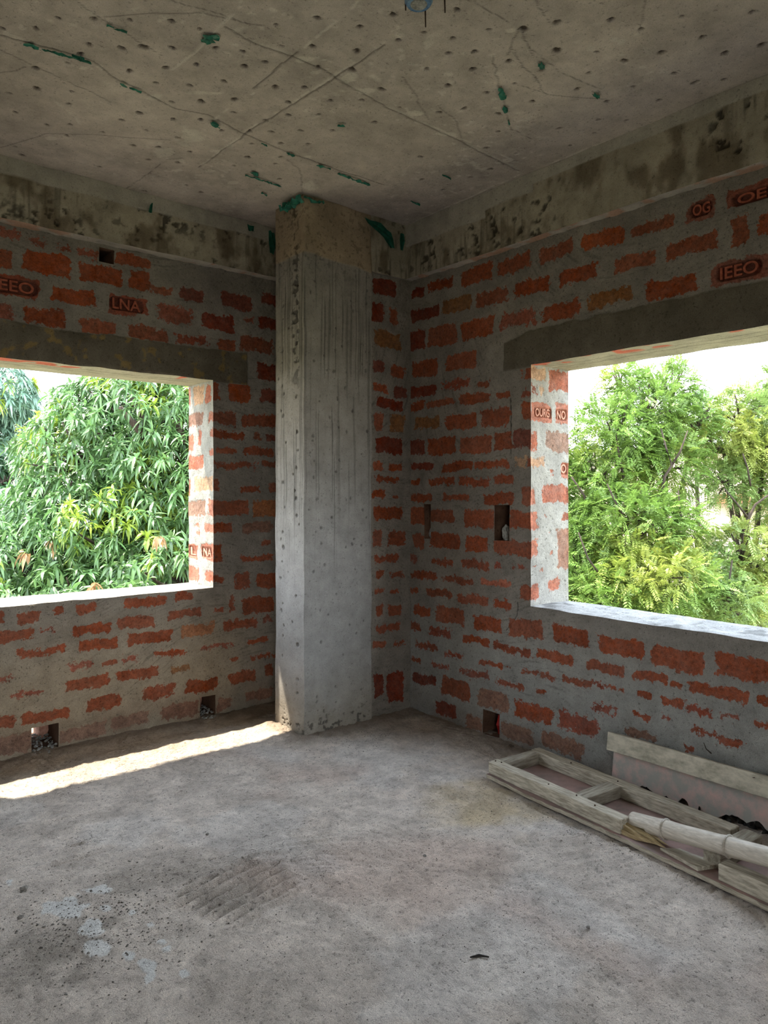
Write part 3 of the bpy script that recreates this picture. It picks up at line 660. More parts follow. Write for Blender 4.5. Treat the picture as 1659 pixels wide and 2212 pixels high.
THIN = [pl(V1, '320,0 430,75 560,150 700,240'), pl(V1, '450,70 650,60 860,55 1060,100 1140,108'), pl(V1, '740,0 900,45 1060,100'), pl(V1, '0,215 200,310 400,400 480,445'), pl(V1, '0,640 200,580 400,585 740,605'),
        pl(V1, '470,865 640,750 720,690 790,685'), pl(V2, '360,0 480,60 590,120 640,240'), pl(V2, '550,205 600,280 670,350 680,390'), pl(V2, '640,215 760,310 940,385'), pl(V2, '470,245 505,375 530,470 545,560 640,600'),
        pl(V2, '660,0 710,100'), pl(V2, '1140,0 1110,110'), pl(V2, '80,330 140,410 195,520'), pl(V2, '230,455 310,520 340,610'), pl(V2, '600,370 720,410 960,430'), pl(V2, '590,120 550,200 540,240'), pl(V1, '1240,690 1300,740 1310,830'), pl(V1, '0,318 60,310 110,290')]
PALE = [pl(V1, '870,715 1090,550 1450,325 1659,185'), pl(V1, '740,300 830,235 960,110 1040,30'), pl(V1, '1290,225 1450,95 1560,0'), pl(V2, '220,550 340,600 560,690'), pl(V2, '95,975 600,750 1100,560 1640,345'), pl(V1, '930,520 1010,450 1100,400'), pl(V1, '230,430 330,510 360,570')]
PATCH = [(V1, 830, 590, 55, 30), (V1, 710, 660, 45, 18), (V1, 900, 740, 25, 6), (V1, 1010, 790, 35, 8), (V1, 880, 400, 70, 10), (V1, 1320, 255, 45, 15), (V1, 1510, 335, 40, 25), (V1, 1580, 395, 40, 12), (V1, 670, 420, 30, 15),
         (V1, 360, 293, 25, 8), (V1, 220, 598, 25, 8), (V1, 1340, 800, 30, 20), (V1, 1330, 680, 20, 8), (V2, 550, 130, 35, 18), (V2, 270, 580, 60, 10), (V2, 540, 690, 30, 10), (V2, 140, 490, 40, 12)]
def ceilshade(u, v, P):
    a = P[:, 0]; b = P[:, 1]
    c = np.tile(np.array((.46, .405, .36)), (len(u), 1)) * (.74 + .52 * fbm(P, 1.6, 4, 35.))[:, None] * (.86 + .28 * fbm(P, 7, 3, 5.))[:, None]
    sp = sstep(fbm(P, 30, 3, 50.), .62, .70) * sstep(fbm(P, 1.8, 2, 12.), .45, .6); c = mixc(c, (.62, .58, .52), sp * .6)
    jn = (fbm(P, 22, 4, 3.) - .5) * .055
    for (vv, x, y, rx, ry) in PATCH:
        X, Y = cz(vv, x, y); X2, Y2 = cz(vv, x + rx, y); X3, Y3 = cz(vv, x, y + ry)
        M = np.array([[X2 - X, X3 - X], [Y2 - Y, Y3 - Y]]); Mi = np.linalg.inv(M)
        q = np.stack([a - X, b - Y], 1) @ Mi.T; r = np.hypot(q[:, 0], q[:, 1]) + jn * 28
        c = mixc(c, (.60, .56, .49), (1 - sstep(r, .82, .95)) * .7)
    j2 = (fbm(P, 30, 2, 9.) - .5) * .010
    disp = (fbm(P, 4, 3, 2.) - .5) * .008
    for k, L in enumerate(DARK):
        d = seg_d(a + j2, b - j2, L); m = 1 - sstep(d, .0015, .006); c = c * (1 - .6 * m)[:, None]; disp = disp - .004 * m
        if k == 0 or k == 1:
            c = mixc(c, (.47, .44, .39), (1 - sstep(seg_d(a + .012, b + .012, L), .004, .014)) * sstep(fbm(P, 10, 2, 4.), .4, .6) * .6)
    for L in THIN:
        d = seg_d(a + j2 * 1.5, b - j2 * 1.5, L); m = 1 - sstep(d, .0005, .0042); c = c * (1 - .5 * m)[:, None]
    for L in PALE:
        d = seg_d(a + j2, b, L); m = (1 - sstep(d, .002, .009)) * sstep(fbm(P, 24, 2, 77.), .3, .55); c = mixc(c, (.62, .58, .52), m * .7); disp = disp + .003 * m
    pk = pockf(a, b, CP, P); c = mixc(c, (.055, .04, .028), np.clip(pk * 1.3, 0, 1) * .9)
    disp = disp - pk * .012
    return c, np.tile(np.array((.3, .1, .05, 0)), (len(u), 1)), np.full(len(u), -.3), -disp * -1
ce = Panels()
ce.add((0.3, 0.8, HR), (1, 0, 0), (0, 1, 0), (0, 0, -1), 2.9, 3.3, .0065, ceilshade)
for (x, y, w, h) in ((-2.5, -2.7, 6.0, 3.5), (-2.5, .8, 2.8, 3.6)): ce.add((x, y, HR), (1, 0, 0), (0, 1, 0), (0, 0, -1), w, h, .15, flat((.33, .31, .27)))
ce.add((-2.5, -2.7, HR + .15), (1, 0, 0), (0, 1, 0), Z, 6.0, 7.15, .3, flat((.4, .4, .38)))
CEIL = tag(ce.build('ceiling', M_CONC), 'pitted grey concrete ceiling slab with form lines', None, None, 'structure')

# ------------------------------------------------------------------ floor
FPAT = [(130, 1957, 56, 22), (205, 2002, 25, 22), (207, 2045, 30, 17), (212, 1922, 28, 11), (290, 1971, 10, 6), (326, 1998, 10, 7), (318, 2092, 20, 26), (277, 2068, 16, 12), (360, 2048, 8, 6), (230, 1962, 14, 8), (350, 2034, 10, 5), (20, 1905, 22, 12), (395, 2105, 18, 14)]
def floorshade(u, v, P):
    a = P[:, 0]; b = P[:, 1]
    c = np.tile(np.array((.62, .55, .495)), (len(u), 1)) * (.84 + .32 * fbm(P, 1.9, 5, 35.))[:, None] * (.84 + .32 * fbm(P, 14, 4, 5.))[:, None]
    c = mixc(c, (.64, .61, .59), sstep(fbm(P, 2.6, 4, 120.), .54, .64) * .45)
    c = mixc(c, (.42, .29, .235), sstep(fbm(P, 1.5, 3, 220.), .55, .7) * .40)
    sx, sy = on_Z(1060, 1745, 0); d = np.hypot((a - sx) * .9 + (b - sy) * .3, (b - sy) * .9) + (fbm(P, 7, 4, 9.) - .5) * .42
    c = mixc(c, (.50, .395, .245), (1 - sstep(d, .06, .34)) * .75)
    # sand blown along the sunny side
    c = mixc(c, (.44, .345, .24), sstep(b, 3.45, 3.9) * .6)
    rg = sstep(fbm(P, 5, 4, 320.), .52, .62)
    gx, gy = on_Z(230, 2010, 0); gz = 1 - sstep(np.hypot(a - gx, b - gy) + (fbm(P, 4, 3, 19.) - .5) * .3, .15, .55)
    c = mixc(c, (.22, .195, .17), rg * (0.35 + .6 * gz) * .6)
    c = c * (1 - .16 * sstep(fbm(P, 55, 3, 333.), .50, .70))[:, None] * np.array((1.0, .985, .955))[None]
    jn = (fbm(P, 16, 3, 3.) - .5)
    disp = (fbm(P, 2.0, 3, 2.) - .5) * .022 + (fbm(P, 12, 4, 6.) - .5) * .012 + (fbm(P, 40, 3, 8.) - .5) * .009
    disp = disp + .022 * sstep(b, 3.35, 3.75)
    # sweeping trowel marks
    th = 2.6 * fbm(P, .9, 2, 400.); s = a * np.cos(th) + b * np.sin(th)
    q = np.stack([s * 70, (a - b) * 3, a * 0], 1); tr = fbm(q, 1, 2, 9.); disp = disp + (tr - .5) * .012 * sstep(fbm(P, 2.5, 2, 500.), .42, .6)
    # rake strokes
    rx, ry = on_Z(520, 1925, 0); wx, wy = on_Z(620, 1870, 0); dx, dy = wx - rx, wy - ry; L = math.hypot(dx, dy); dx /= L; dy /= L
    tt = (a - rx) * dx + (b - ry) * dy; nn = -(a - rx) * dy + (b - ry) * dx
    reg = (1 - sstep(np.abs(tt) + (jn * .1), .14, .24)) * (1 - sstep(np.abs(nn), .13, .20))
    disp = disp + reg * .010 * np.sin(nn * 2 * np.pi / .052 + jn * 1.5)
    for (x, y, rx_, ry_) in FPAT:
        X, Y = on_Z(x, y, 0); X2, Y2 = on_Z(x + rx_, y, 0); X3, Y3 = on_Z(x, y + ry_, 0)
        Mi = np.linalg.inv(np.array([[X2 - X, X3 - X], [Y2 - Y, Y3 - Y]])); q = np.stack([a - X, b - Y], 1) @ Mi.T
        r = np.hypot(q[:, 0], q[:, 1]) + jn * 2.2; m = 1 - sstep(r, .85, .97)
        c = mixc(c, (.68, .67, .645), m * .9); disp = disp * (1 - m * .7) + .002 * m
    # dirt banked against the walls, also darkened to stand in for corner shade
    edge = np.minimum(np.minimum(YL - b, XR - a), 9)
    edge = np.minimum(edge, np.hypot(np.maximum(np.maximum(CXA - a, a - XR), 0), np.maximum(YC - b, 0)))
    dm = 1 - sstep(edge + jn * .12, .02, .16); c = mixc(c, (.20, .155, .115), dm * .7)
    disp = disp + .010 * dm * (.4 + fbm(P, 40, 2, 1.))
    return c, np.tile(np.array((.3, .1, .05, 0)), (len(u), 1)), np.full(len(u), -.3), disp
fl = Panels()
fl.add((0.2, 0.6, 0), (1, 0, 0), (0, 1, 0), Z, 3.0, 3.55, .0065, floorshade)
for (x, y, w, h) in ((-2.5, -2.7, 6.0, 3.3), (-2.5, .6, 2.7, 3.8), (2.8, 3.3, .7, .5)): fl.add((x, y, -.004), (1, 0, 0), (0, 1, 0), Z, w, h, .15, flat((.43, .39, .36)))
fl.add((-2.5, -2.7, -.15), (1, 0, 0), (0, 1, 0), (0, 0, -1), 6.0, 7.15, .3, flat((.4, .4, .38)))
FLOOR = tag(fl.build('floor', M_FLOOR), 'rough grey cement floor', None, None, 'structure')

# ------------------------------------------------------------------ the rest of the room behind the camera
wb_ = Panels()
wb_.add((-2.5, -2.6, 0), (1, 0, 0), Z, (0, 1, 0), 5.7, HR, .15, flat((.38, .33, .28)), [(0.3, 1.9, .02, 2.1)])  # unseen opening, placed and sized for the light it lets in
tag(wb_.build('wall_back', M_BRICK), None, None, None, 'structure')
ws_ = Panels()
ws_.add((-2.4, -2.7, 0), (0, 1, 0), Z, (1, 0, 0), 6.9, HR, .15, flat((.38, .33, .28)))
tag(ws_.build('wall_side', M_BRICK), None, None, None, 'structure')

# ------------------------------------------------------------------ small builders
def frame_box(bm, O, L, Wd, Up, l0, l1, w0, w1, h0, h1, jit=0.0, seg=6, rnd=None):
    """a sawn member: box between local coordinates, subdivided along its length and slightly out of true"""
    rings = []
    for i in range(seg + 1):
        t = l0 + (l1 - l0) * i / seg; r = []
        for (w, h) in ((w0, h0), (w1, h0), (w1, h1), (w0, h1)):
            jx = rnd.uniform(-jit, jit) if rnd else 0; jz = rnd.uniform(-jit, jit) if rnd else 0
            r.append(bm.verts.new(O + L * t + Wd * (w + jx) + Up * (h + jz)))
        rings.append(r)
    for a, b in zip(rings[:-1], rings[1:]):
        for k in range(4): bm.faces.new((a[k], a[(k + 1) % 4], b[(k + 1) % 4], b[k]))
    bm.faces.new(rings[0][::-1]); bm.faces.new(rings[-1])
    bmesh.ops.recalc_face_normals(bm, faces=bm.faces)
def bevel(bm, w=.002, s=1):
    bmesh.ops.bevel(bm, geom=[e for e in bm.edges if e.is_manifold and e.calc_face_angle(0) > .6], offset=w, segments=s, affect='EDGES')
def tube(bm, pts, rad, n=8, cap=True):
    """tapering tube through points"""
    rings = []
    for i, p in enumerate(pts):
        p = Vector(p); a = Vector(pts[max(i - 1, 0)]); b = Vector(pts[min(i + 1, len(pts) - 1)])
        t = (b - a).normalized(); s = t.cross(Vector((0, 0, 1)))
        if s.length < .05: s = t.cross(Vector((1, 0, 0)))
        s.normalize(); q = t.cross(s).normalized(); r = rad[i] if hasattr(rad, '__len__') else rad
        rings.append([bm.verts.new(p + (s * math.cos(k * 2 * math.pi / n) + q * math.sin(k * 2 * math.pi / n)) * r) for k in range(n)])
    for a, b in zip(rings[:-1], rings[1:]):
        for k in range(n): bm.faces.new((a[k], a[(k + 1) % n], b[(k + 1) % n], b[k]))
    if cap: bm.faces.new(rings[0][::-1]); bm.faces.new(rings[-1])
def lump(r, seed, sub=2, sc=(1, 1, 1), rough=.35):
    bm = bmesh.new(); bmesh.ops.create_icosphere(bm, subdivisions=sub, radius=1); q = random.Random(seed)
    for v in bm.verts: v.co = Vector((v.co.x * sc[0], v.co.y * sc[1], v.co.z * sc[2])) * r * (1 + q.uniform(-rough, rough))
    return bm

# ------------------------------------------------------------------ shuttering panel lying on the floor
rw = random.Random(21)
A0 = Vector((2.655, 2.385, .012)); LD = Vector((-.100, -.995, 0)).normalized(); WD = Vector((.995, -.100, 0)).normalized(); UP = Vector((0, 0, 1))
T = empty('shuttering_panel', A0, 'wooden framed pink plywood shuttering panel lying on the floor below the right window', 'shuttering panel')
bm = bmesh.new(); O0 = Vector(A0)
# plywood sheet with frayed front edge
N_ = 90; top = []; bot = []
for i in range(N_ + 1):
    l = 2.35 * i / N_; f = rw.uniform(-.003, .003) - .012 * max(0, math.sin(l * 5)) ** 2
    sag = .000
    top.append((bm.verts.new(O0 + LD * l + WD * (-.022 + f) + UP * (.020 + sag)), bm.verts.new(O0 + LD * l + WD * .335 + UP * .020)))
    bot.append((bm.verts.new(O0 + LD * l + WD * (-.018 + f * .6) + UP * 0), bm.verts.new(O0 + LD * l + WD * .335 + UP * 0)))
for i in range(N_):
    bm.faces.new((top[i][0], top[i + 1][0], top[i + 1][1], top[i][1])); bm.faces.new((bot[i][0], bot[i][1], bot[i + 1][1], bot[i + 1][0]))
    bm.faces.new((top[i][0], bot[i][0], bot[i + 1][0], top[i + 1][0])); bm.faces.new((top[i][1], top[i + 1][1], bot[i + 1][1], bot[i][1]))
bm.faces.new((top[0][0], top[0][1], bot[0][1], bot[0][0])); bm.faces.new((top[-1][0], bot[-1][0], bot[-1][1], top[-1][1]))
bmesh.ops.recalc_face_normals(bm, faces=bm.faces)
bm.faces.ensure_lookup_table()
for f in bm.faces:
    if abs(f.normal.z) < .6 and f.normal.dot(WD) < -.5: f.material_index = 1
so = from_bm('plywood_sheet', bm, M_PLY, T); so.data.materials.append(M_WOOD); tag(so, 'pinkish brown plywood sheet')
def member(name, l0, l1, w0, w1, h0, h1, mat, parent=T, seg=8, jit=.0015, lab=None):
    b = bmesh.new(); frame_box(b, O0, LD, WD, UP, l0, l1, w0, w1, h0, h1, jit, seg, rw); bevel(b, .003)
    o = from_bm(name, b, mat, parent); tag(o, lab); return o
member('rail', 0, .765, -.008, .050, .020, .078, M_WOOD, lab='front timber rail, broken off short')
member('rail', 1.175, 2.35, -.010, .050, .020, .080, M_WOOD, lab='front timber rail beyond the break')
member('rail', 0, 1.055, .277, .335, .020, .078, M_WOOD, lab='back timber rail')
member('cross_batten', .0, .058, .050, .277, .020, .076, M_WOODX, seg=3)
member('cross_batten', .475, .545, .050, .277, .020, .074, M_WOODX, seg=3)
member('cross_batten', 1.075, 1.145, .060, .335, .020, .076, M_WOODX, seg=3)
# splintered end of the broken rail
def splinter(l0, l1, w0, w1, h0, h1, n, sgn, name='splintered_end'):
    b = bmesh.new()
    for k in range(n):
        w = w0 + (w1 - w0) * (k + .5) / n + rw.uniform(-.004, .004); ww = (w1 - w0) / n * .75
        hh = rw.uniform(h0 + .012, h1); ln = (l1 - l0) * rw.uniform(.45, 1.0)
        p0 = O0 + LD * (l0 - sgn * .03) + WD * w + UP * h0; a = [p0 + WD * (-ww) , p0 + WD * ww, p0 + WD * ww + UP * (hh - h0), p0 - WD * ww + UP * (hh - h0)]
        q0 = O0 + LD * (l0 + sgn * ln * .55) + WD * (w + rw.uniform(-.004, .006)) + UP * h0
        hm = (hh - h0) * .62; c = [q0 - WD * ww * .8, q0 + WD * ww * .8, q0 + WD * ww * .8 + UP * hm, q0 - WD * ww * .8 + UP * hm]
        e = O0 + LD * (l0 + sgn * ln) + WD * (w + rw.uniform(-.006, .01)) + UP * (h0 + rw.uniform(.002, .012))
        va = [b.verts.new(x) for x in a]; vc = [b.verts.new(x) for x in c]; ve = b.verts.new(e)
        for i in range(4):
            b.faces.new((va[i], va[(i + 1) % 4], vc[(i + 1) % 4], vc[i])); b.faces.new((vc[i], vc[(i + 1) % 4], ve))
        b.faces.new(va[::-1])
    bmesh.ops.recalc_face_normals(b, faces=b.faces)
    tag(from_bm(name, b, M_RAW, T), 'fresh yellow splinters where the front rail snapped')
splinter(.765, .965, -.004, .056, .021, .072, 9, 1)
splinter(1.175, 1.06, -.006, .046, .021, .076, 6, -1)
for (l, w) in ((.02, .02), (.05, .03), (.24, .30), (.51, .03), (.51, .30), (.36, .02), (.62, .015)):
    b = bmesh.new(); p = O0 + LD * l + WD * w + UP * .076
    tube(b, [p, p + UP * .006], .0035, 6); from_bm('nail', b, M_IRON, T)
# a loose scrap of ply on the sheet
b = bmesh.new()
pts = [(.93, .012), (1.10, -.012), (1.135, .085), (1.03, .070), (.97, .075)]
up = [b.verts.new(O0 + LD * l + WD * w + UP * (.030 + .006 * math.sin(i))) for i, (l, w) in enumerate(pts)]; dn = [b.verts.new(O0 + LD * l + WD * w + UP * .021) for (l, w) in pts]
b.faces.new(up); b.faces.new(dn[::-1])
for i in range(5): b.faces.new((up[i], dn[i], dn[(i + 1) % 5], up[(i + 1) % 5]))
bmesh.ops.recalc_face_normals(b, faces=b.faces)
tag(from_bm('plywood_scrap', b, M_WOOD), 'thin loose scrap of ply lying on the front of the shuttering panel', 'plywood scrap')

# ------------------------------------------------------------------ bamboo pole
B0 = Vector((2.645, 1.615, .0705)); B1 = Vector((2.600, 1.255, .1255)); bd_ = (B1 - B0).normalized(); R0 = .033
BP = empty('bamboo_pole', B0, 'thick weathered bamboo pole lying across the shuttering panel', 'bamboo pole')
nodes = [.155, .415, .69, .98]
b = bmesh.new(); prof = []
l = 0.0
stops = [0.0] + nodes + [1.35]
s_ = bd_.cross(UP).normalized(); q_ = s_.cross(bd_).normalized()
samples = []
for a, c in zip(stops[:-1], stops[1:]):
    for k in range(14):
        t = a + (c - a) * k / 14; u = k / 14
        flare = .0038 * (math.exp(-((t - a) / .022) ** 2) if a > 0 else 0) + .0034 * (math.exp(-((c - t) / .022) ** 2) if c < 1.3 else 0)
        gro = -.0030 * math.exp(-(((t - a) - .0) / .0035) ** 2) if a > 0 else 0
        samples.append((t, R0 + flare + gro))
samples.append((1.35, R0))
n = 28; rings = []
for (t, r) in samples: rings.append([b.verts.new(B0 + bd_ * t + (s_ * math.cos(2 * math.pi * k / n) + q_ * math.sin(2 * math.pi * k / n)) * r) for k in range(n)])
inner = [[b.verts.new(B0 + bd_ * t + (s_ * math.cos(2 * math.pi * k / n) + q_ * math.sin(2 * math.pi * k / n)) * (R0 - .007)) for k in range(n)] for t in (0.0, .14)]
# lower half of the first 7 cm is broken away
for i, (x, y) in enumerate(zip(rings[:-1], rings[1:])):
    for k in range(n):
        ang = math.sin(2 * math.pi * (k + .5) / n)
        if samples[i][0] < .070 and ang < -.15: continue
        b.faces.new((x[k], x[(k + 1) % n], y[(k + 1) % n], y[k]))
for k in range(n):
    ang = math.sin(2 * math.pi * (k + .5) / n)
    if ang >= -.15:
        b.faces.new((rings[0][(k + 1) % n], rings[0][k], inner[0][k], inner[0][(k + 1) % n]))
        b.faces.new((inner[0][(k + 1) % n], inner[0][k], inner[1][k], inner[1][(k + 1) % n]))
b.faces.new(inner[1]); b.faces.new(rings[-1])
bmesh.ops.recalc_face_normals(b, faces=b.faces)
tag(from_bm('bamboo_stem', b, M_BAMB, BP, True))
for i, t in enumerate(nodes[:2]):
    b = bmesh.new(); tube(b, [B0 + bd_ * (t - .003), B0 + bd_ * (t - .001), B0 + bd_ * (t + .002)], [R0 + .003, R0 + .0075, R0 + .003], 28, False); from_bm('node_ring', b, M_BAMB, BP, True)
b = bmesh.new(); pts = [B0 + bd_ * t + (s_ * math.cos(a_) + q_ * math.sin(a_)) * (R0 + .0012) for t, a_ in [(.06 + .05 * i, math.pi + .10 + .012 * i) for i in range(12)]]
tube(b, pts, .0011, 5); tag(from_bm('split', b, M_BLACK, BP), 'thin dark crack along the bamboo')

# ------------------------------------------------------------------ board leaning on the right wall
T2 = empty('leaning_shutter_board', (3.07, 2.04, .0), 'cement stained pink shutter board leaning on the right wall', 'shutter board')
rj = random.Random(8); b = bmesh.new()
ys = [on_X(1323, 1650, 3.055)[0] - .012 * i for i in range(135)]; fr = []; bk = []
def gap(y):
    g = 0
    for (c, w, h) in ((1.80, .055, .038), (1.70, .05, .022), (1.62, .03, .042), (1.40, .07, .040), (1.31, .05, .050), (1.12, .09, .03), (.8, .1, .03)):
        g = max(g, h * max(0, 1 - abs(y - c) / w) ** .5)
    return g
for y in ys:
    zb = .006 + gap(y) + rj.uniform(0, .007) ; zt = .20
    fx = lambda z: 3.046 + z * .14
    fr.append((b.verts.new((fx(zb), y, zb)), b.verts.new((fx(zt), y, zt)))); bk.append((b.verts.new((fx(zb) + .012, y, zb)), b.verts.new((fx(zt) + .012, y, zt))))
for i in range(len(ys) - 1):
    b.faces.new((fr[i][0], fr[i + 1][0], fr[i + 1][1], fr[i][1])); b.faces.new((bk[i][0], bk[i][1], bk[i + 1][1], bk[i + 1][0]))
    b.faces.new((fr[i][0], bk[i][0], bk[i + 1][0], fr[i + 1][0])); b.faces.new((fr[i][1], fr[i + 1][1], bk[i + 1][1], bk[i][1]))
b.faces.new((fr[0][0], fr[0][1], bk[0][1], bk[0][0])); b.faces.new((fr[-1][0], bk[-1][0], bk[-1][1], fr[-1][1]))
bmesh.ops.recalc_face_normals(b, faces=b.faces)
tag(from_bm('board_sheet', b, M_PINK, T2), 'grey and pink board with a ragged rotten lower edge')
b = bmesh.new(); frame_box(b, Vector((3.053, on_X(1311, 1600, 3.035)[0], .163)), Vector((0, -1, 0)), Vector((.14, 0, .99)), Vector((-.99, 0, .14)), 0, 1.65, 0, .083, 0, .022, .0012, 16, rj); bevel(b, .002)
tag(from_bm('batten', b, M_PLANK, T2), 'mouldy grey plank nailed along the top of the board')
for (px, py, dx, dz) in ((1400, 1621, -.022, -.002), (1404, 1626, -.018, .006), (1441, 1642, -.024, .008), (1617, 1680, -.028, .010), (1527, 1632, 0, 0)):
    y, z = on_X(px, py, 3.045); b = bmesh.new(); p = Vector((3.058 if dx else 3.085, y, z))
    if dx: tube(b, [p, p + Vector((-.012, 0, 0)), p + Vector((-.018, dx, dz))], [.0022, .0022, .0016], 6)
    else: tube(b, [p, p + Vector((-.02, .012, .02)), p + Vector((-.022, .022, .045))], [.003, .0022, .0015], 6)
    from_bm('bent_nail', b, M_IRON, T2)
# black rotten scraps in the gap behind
b = bmesh.new(); rr_ = random.Random(44)
for i in range(46):
    y = rr_.uniform(1.02, 1.86); s = rr_.uniform(.008, .022)
    m4 = Matrix.Translation((rr_.uniform(3.058, 3.09), y, rr_.uniform(.008, .03))) @ Matrix.Rotation(rr_.uniform(0, 3), 4, 'Z') @ Matrix.Rotation(rr_.uniform(-.8, .8), 4, 'X') @ Matrix.Diagonal((s * .25, s * 1.3, s, 1))
    bmesh.ops.create_icosphere(b, subdivisions=1, radius=1, matrix=m4)
tag(from_bm('rotten_debris', b, M_BLACK), 'blackened rotten debris in the gap behind the leaning board', 'debris', None, 'stuff')

# ------------------------------------------------------------------ things in the wall holes
for (hl_, sc, seed, lab) in ((HRl[1], .030, 3, 'grey mortar lump lodged in the wider slot of the right wall'), (HRl[0], .022, 5, 'grey mortar lump lodged in the narrow slot of the right wall')):
    b = lump(sc, seed, 3, (1, .72, 1.5), .16); bmesh.ops.translate(b, verts=b.verts, vec=(XR + .045, (hl_[0] + hl_[1]) / 2 + .004, hl_[2] + sc * 1.35))
    o = from_bm('mortar_lump', b, M_CHUNK); tag(o, lab, 'mortar lump')
b = bmesh.new(); a0, a1, z0_, z1_ = HRl[2]
tube(b, [(XR + .04, a0 + .030, z0_ + .01), (XR + .04, a0 + .024, z0_ + .06), (XR + .045, a0 + .028, z0_ + .115)], [.012, .026, .016], 12)
tag(from_bm('red_plastic_scrap', b, M_RED), 'red plastic scrap inside the hole at the foot of the right wall', 'plastic scrap')
for k, lab in ((0, 'heap of grey grit in the left floor-level hole of the left wall'), (1, 'heap of grey grit in the right floor-level hole of the left wall')):
    h = HL[k]; b = bmesh.new(); q = random.Random(60 + k)
    for i in range(150):
        x = q.uniform(h[0] + .008, h[1] - .008); y = YL + q.uniform(-.05, .28); z = .035 + max(0, q.gauss(.004, .009)) + .01 * q.random(); r = q.uniform(.003, .010)
        if y < YL: z = .028
        bmesh.ops.create_icosphere(b, subdivisions=1, radius=r, matrix=Matrix.Translation((x, y, z)) @ Matrix.Diagonal((1, q.uniform(.6, 1), q.uniform(.5, .9), 1)))
    tag(from_bm('grit_heap', b, M_CHUNK), lab, 'grit', None, 'stuff')
def sunlit_side_stub(h, w, lab):  # pale block added in place of the sunlit side of the hole
    b = bmesh.new(); x1 = h[1] - .004
    frame_box(b, Vector((x1 - w, YL + .17, .035)), Vector((0, 0, 1)), Vector((1, 0, 0)), Vector((0, 1, 0)), 0, h[3] - .04, 0, w, 0, .12, .004, 5, rj); bevel(b, .004)
    tag(from_bm('sunlit_side_stub', b, M_CLAYP), lab, 'brick')
sunlit_side_stub(HL[0], .045, 'pale block added as the sunlit side of the left floor-level hole, left wall')
sunlit_side_stub(HL[1], .075, 'pale block added as the sunlit side of the right floor-level hole, left wall')

# ------------------------------------------------------------------ green plastic tape stuck to the ceiling
rt = random.Random(9)
def tape(pts, w, lab, grp=None, drop=.010, name='green_tape_scrap'):
    """crumpled strip through points (world), hanging a little from the slab"""
    b = bmesh.new(); P = [Vector(p) for p in pts]
    path = []
    for a, c in zip(P[:-1], P[1:]):
        k = max(2, int((c - a).length / .012))
        for i in range(k): path.append(a.lerp(c, i / k))
    path.append(P[-1]); rows = []
    for i, p in enumerate(path):
        t = (path[min(i + 1, len(path) - 1)] - path[max(i - 1, 0)]); t.normalize(); s = t.cross(UP)
        if s.length < .3: s = Vector((.77, -.64, 0))
        s.normalize(); u = i / max(1, len(path) - 1); ww = w * (.35 + .65 * math.sin(math.pi * min(max(u, .06), .94))) * rt.uniform(.55, 1.25)
        rows.append([b.verts.new(p + s * ww * k + Vector((rt.uniform(-.003, .003), rt.uniform(-.003, .003), -rt.uniform(0, drop)))) for k in (-.5, -.1, .35, .6)])
    for x, y in zip(rows[:-1], rows[1:]):
        for k in range(3): b.faces.new((x[k], x[k + 1], y[k + 1], y[k]))
    bmesh.ops.recalc_face_normals(b, faces=b.faces)
    geo = bmesh.ops.solidify(b, geom=b.faces[:], thickness=.0012)
    tag(from_bm(name, b, M_TAPE), lab, 'plastic tape', grp)
def ct(v, s, dz=.004):
    out = []
    for q in s.split():
        x, y = map(float, q.split(',')); X, Y = cz(v, x, y); out.append((X, Y, HR - dz))
    return out
G = 'green plastic tape scraps on the ceiling'
for v, s, w, lab in (
    (V1, '105,180 170,200', .022, 'green tape scrap near the left edge of the ceiling'),
    (V1, '180,205 300,235 395,262', .008, 'long thin green tape strand at the left of the ceiling'),
    (V1, '462,98 490,108', .016, 'small green tape scrap on the crack at the upper left of the ceiling'),
    (V1, '505,118 550,130', .006, 'green tape shred just right of the small scrap at upper left'),
    (V1, '885,178 915,150 948,158', .040, 'wide torn green tape flap on the big crack of the ceiling'),
    (V1, '522,352 545,366', .015, 'short green tape scrap left of the thin strand at the ceiling centre left'),
    (V1, '560,370 612,390', .007, 'thin green tape strand at the ceiling centre left'),
    (V1, '915,520 945,545', .028, 'green tape triangle in the middle of the left half of the ceiling'),
    (V1, '1460,532 1490,540', .018, 'lone green tape scrap right of the ceiling form line'),
    (V1, '1130,612 1155,622', .012, 'tiny green tape scrap where the form line starts to fade'),
    (V1, '1240,655 1275,668', .010, 'green tape shred left of the long torn strip'),
    (V1, '1370,708 1430,722', .018, 'green tape patch at the start of the long torn strip'),
    (V1, '1460,742 1520,765 1598,792', .018, 'long torn green tape strip on the ceiling above the column'),
    (V1, '1060,750 1120,768 1215,800', .009, 'green tape strand running toward the column head'),
    (V1, '1085,735 1115,752', .030, 'curled green tape scrap left of the column head'),
    (V1, '1130,825 1155,838', .012, 'small green tape scrap left below the curled one by the column'),
    (V2, '255,748 290,762', .008, 'thin green tape shred on the ceiling right of the column'),
    (V2, '118,862 155,882', .010, 'green tape shred in the dark ceiling corner'),
    (V2, '675,262 688,290', .022, 'green tape scrap at the upper centre right of the ceiling'),
    (V2, '502,372 518,420', .030, 'green tape scrap on the vertical crack right of the ceiling centre'),
    (V2, '520,455 530,482', .022, 'green tape scrap below another on the vertical crack'),
    (V2, '538,510 545,530', .010, 'lowest small green tape scrap on the vertical crack'),
    (V2, '905,398 930,415', .022, 'faint green tape scrap at the right of the ceiling'),
    (V2, '1360,462 1400,472', .014, 'green tape scrap beside the right beam')):
    tape(ct(v, s), w, lab, G)
def cy_(px, py, Y=YC - .012): a, z = on_Y(px, py, Y); return (a, Y, min(z, HR - .01))
tape([(CXA - .02, YC + .20, HR - .012), (CXA - .022, YC + .10, HR - .022), (CXA - .02, YC - .015, HR - .012)], .07, 'large crumpled green tape on the top left edge of the column', None, .045)
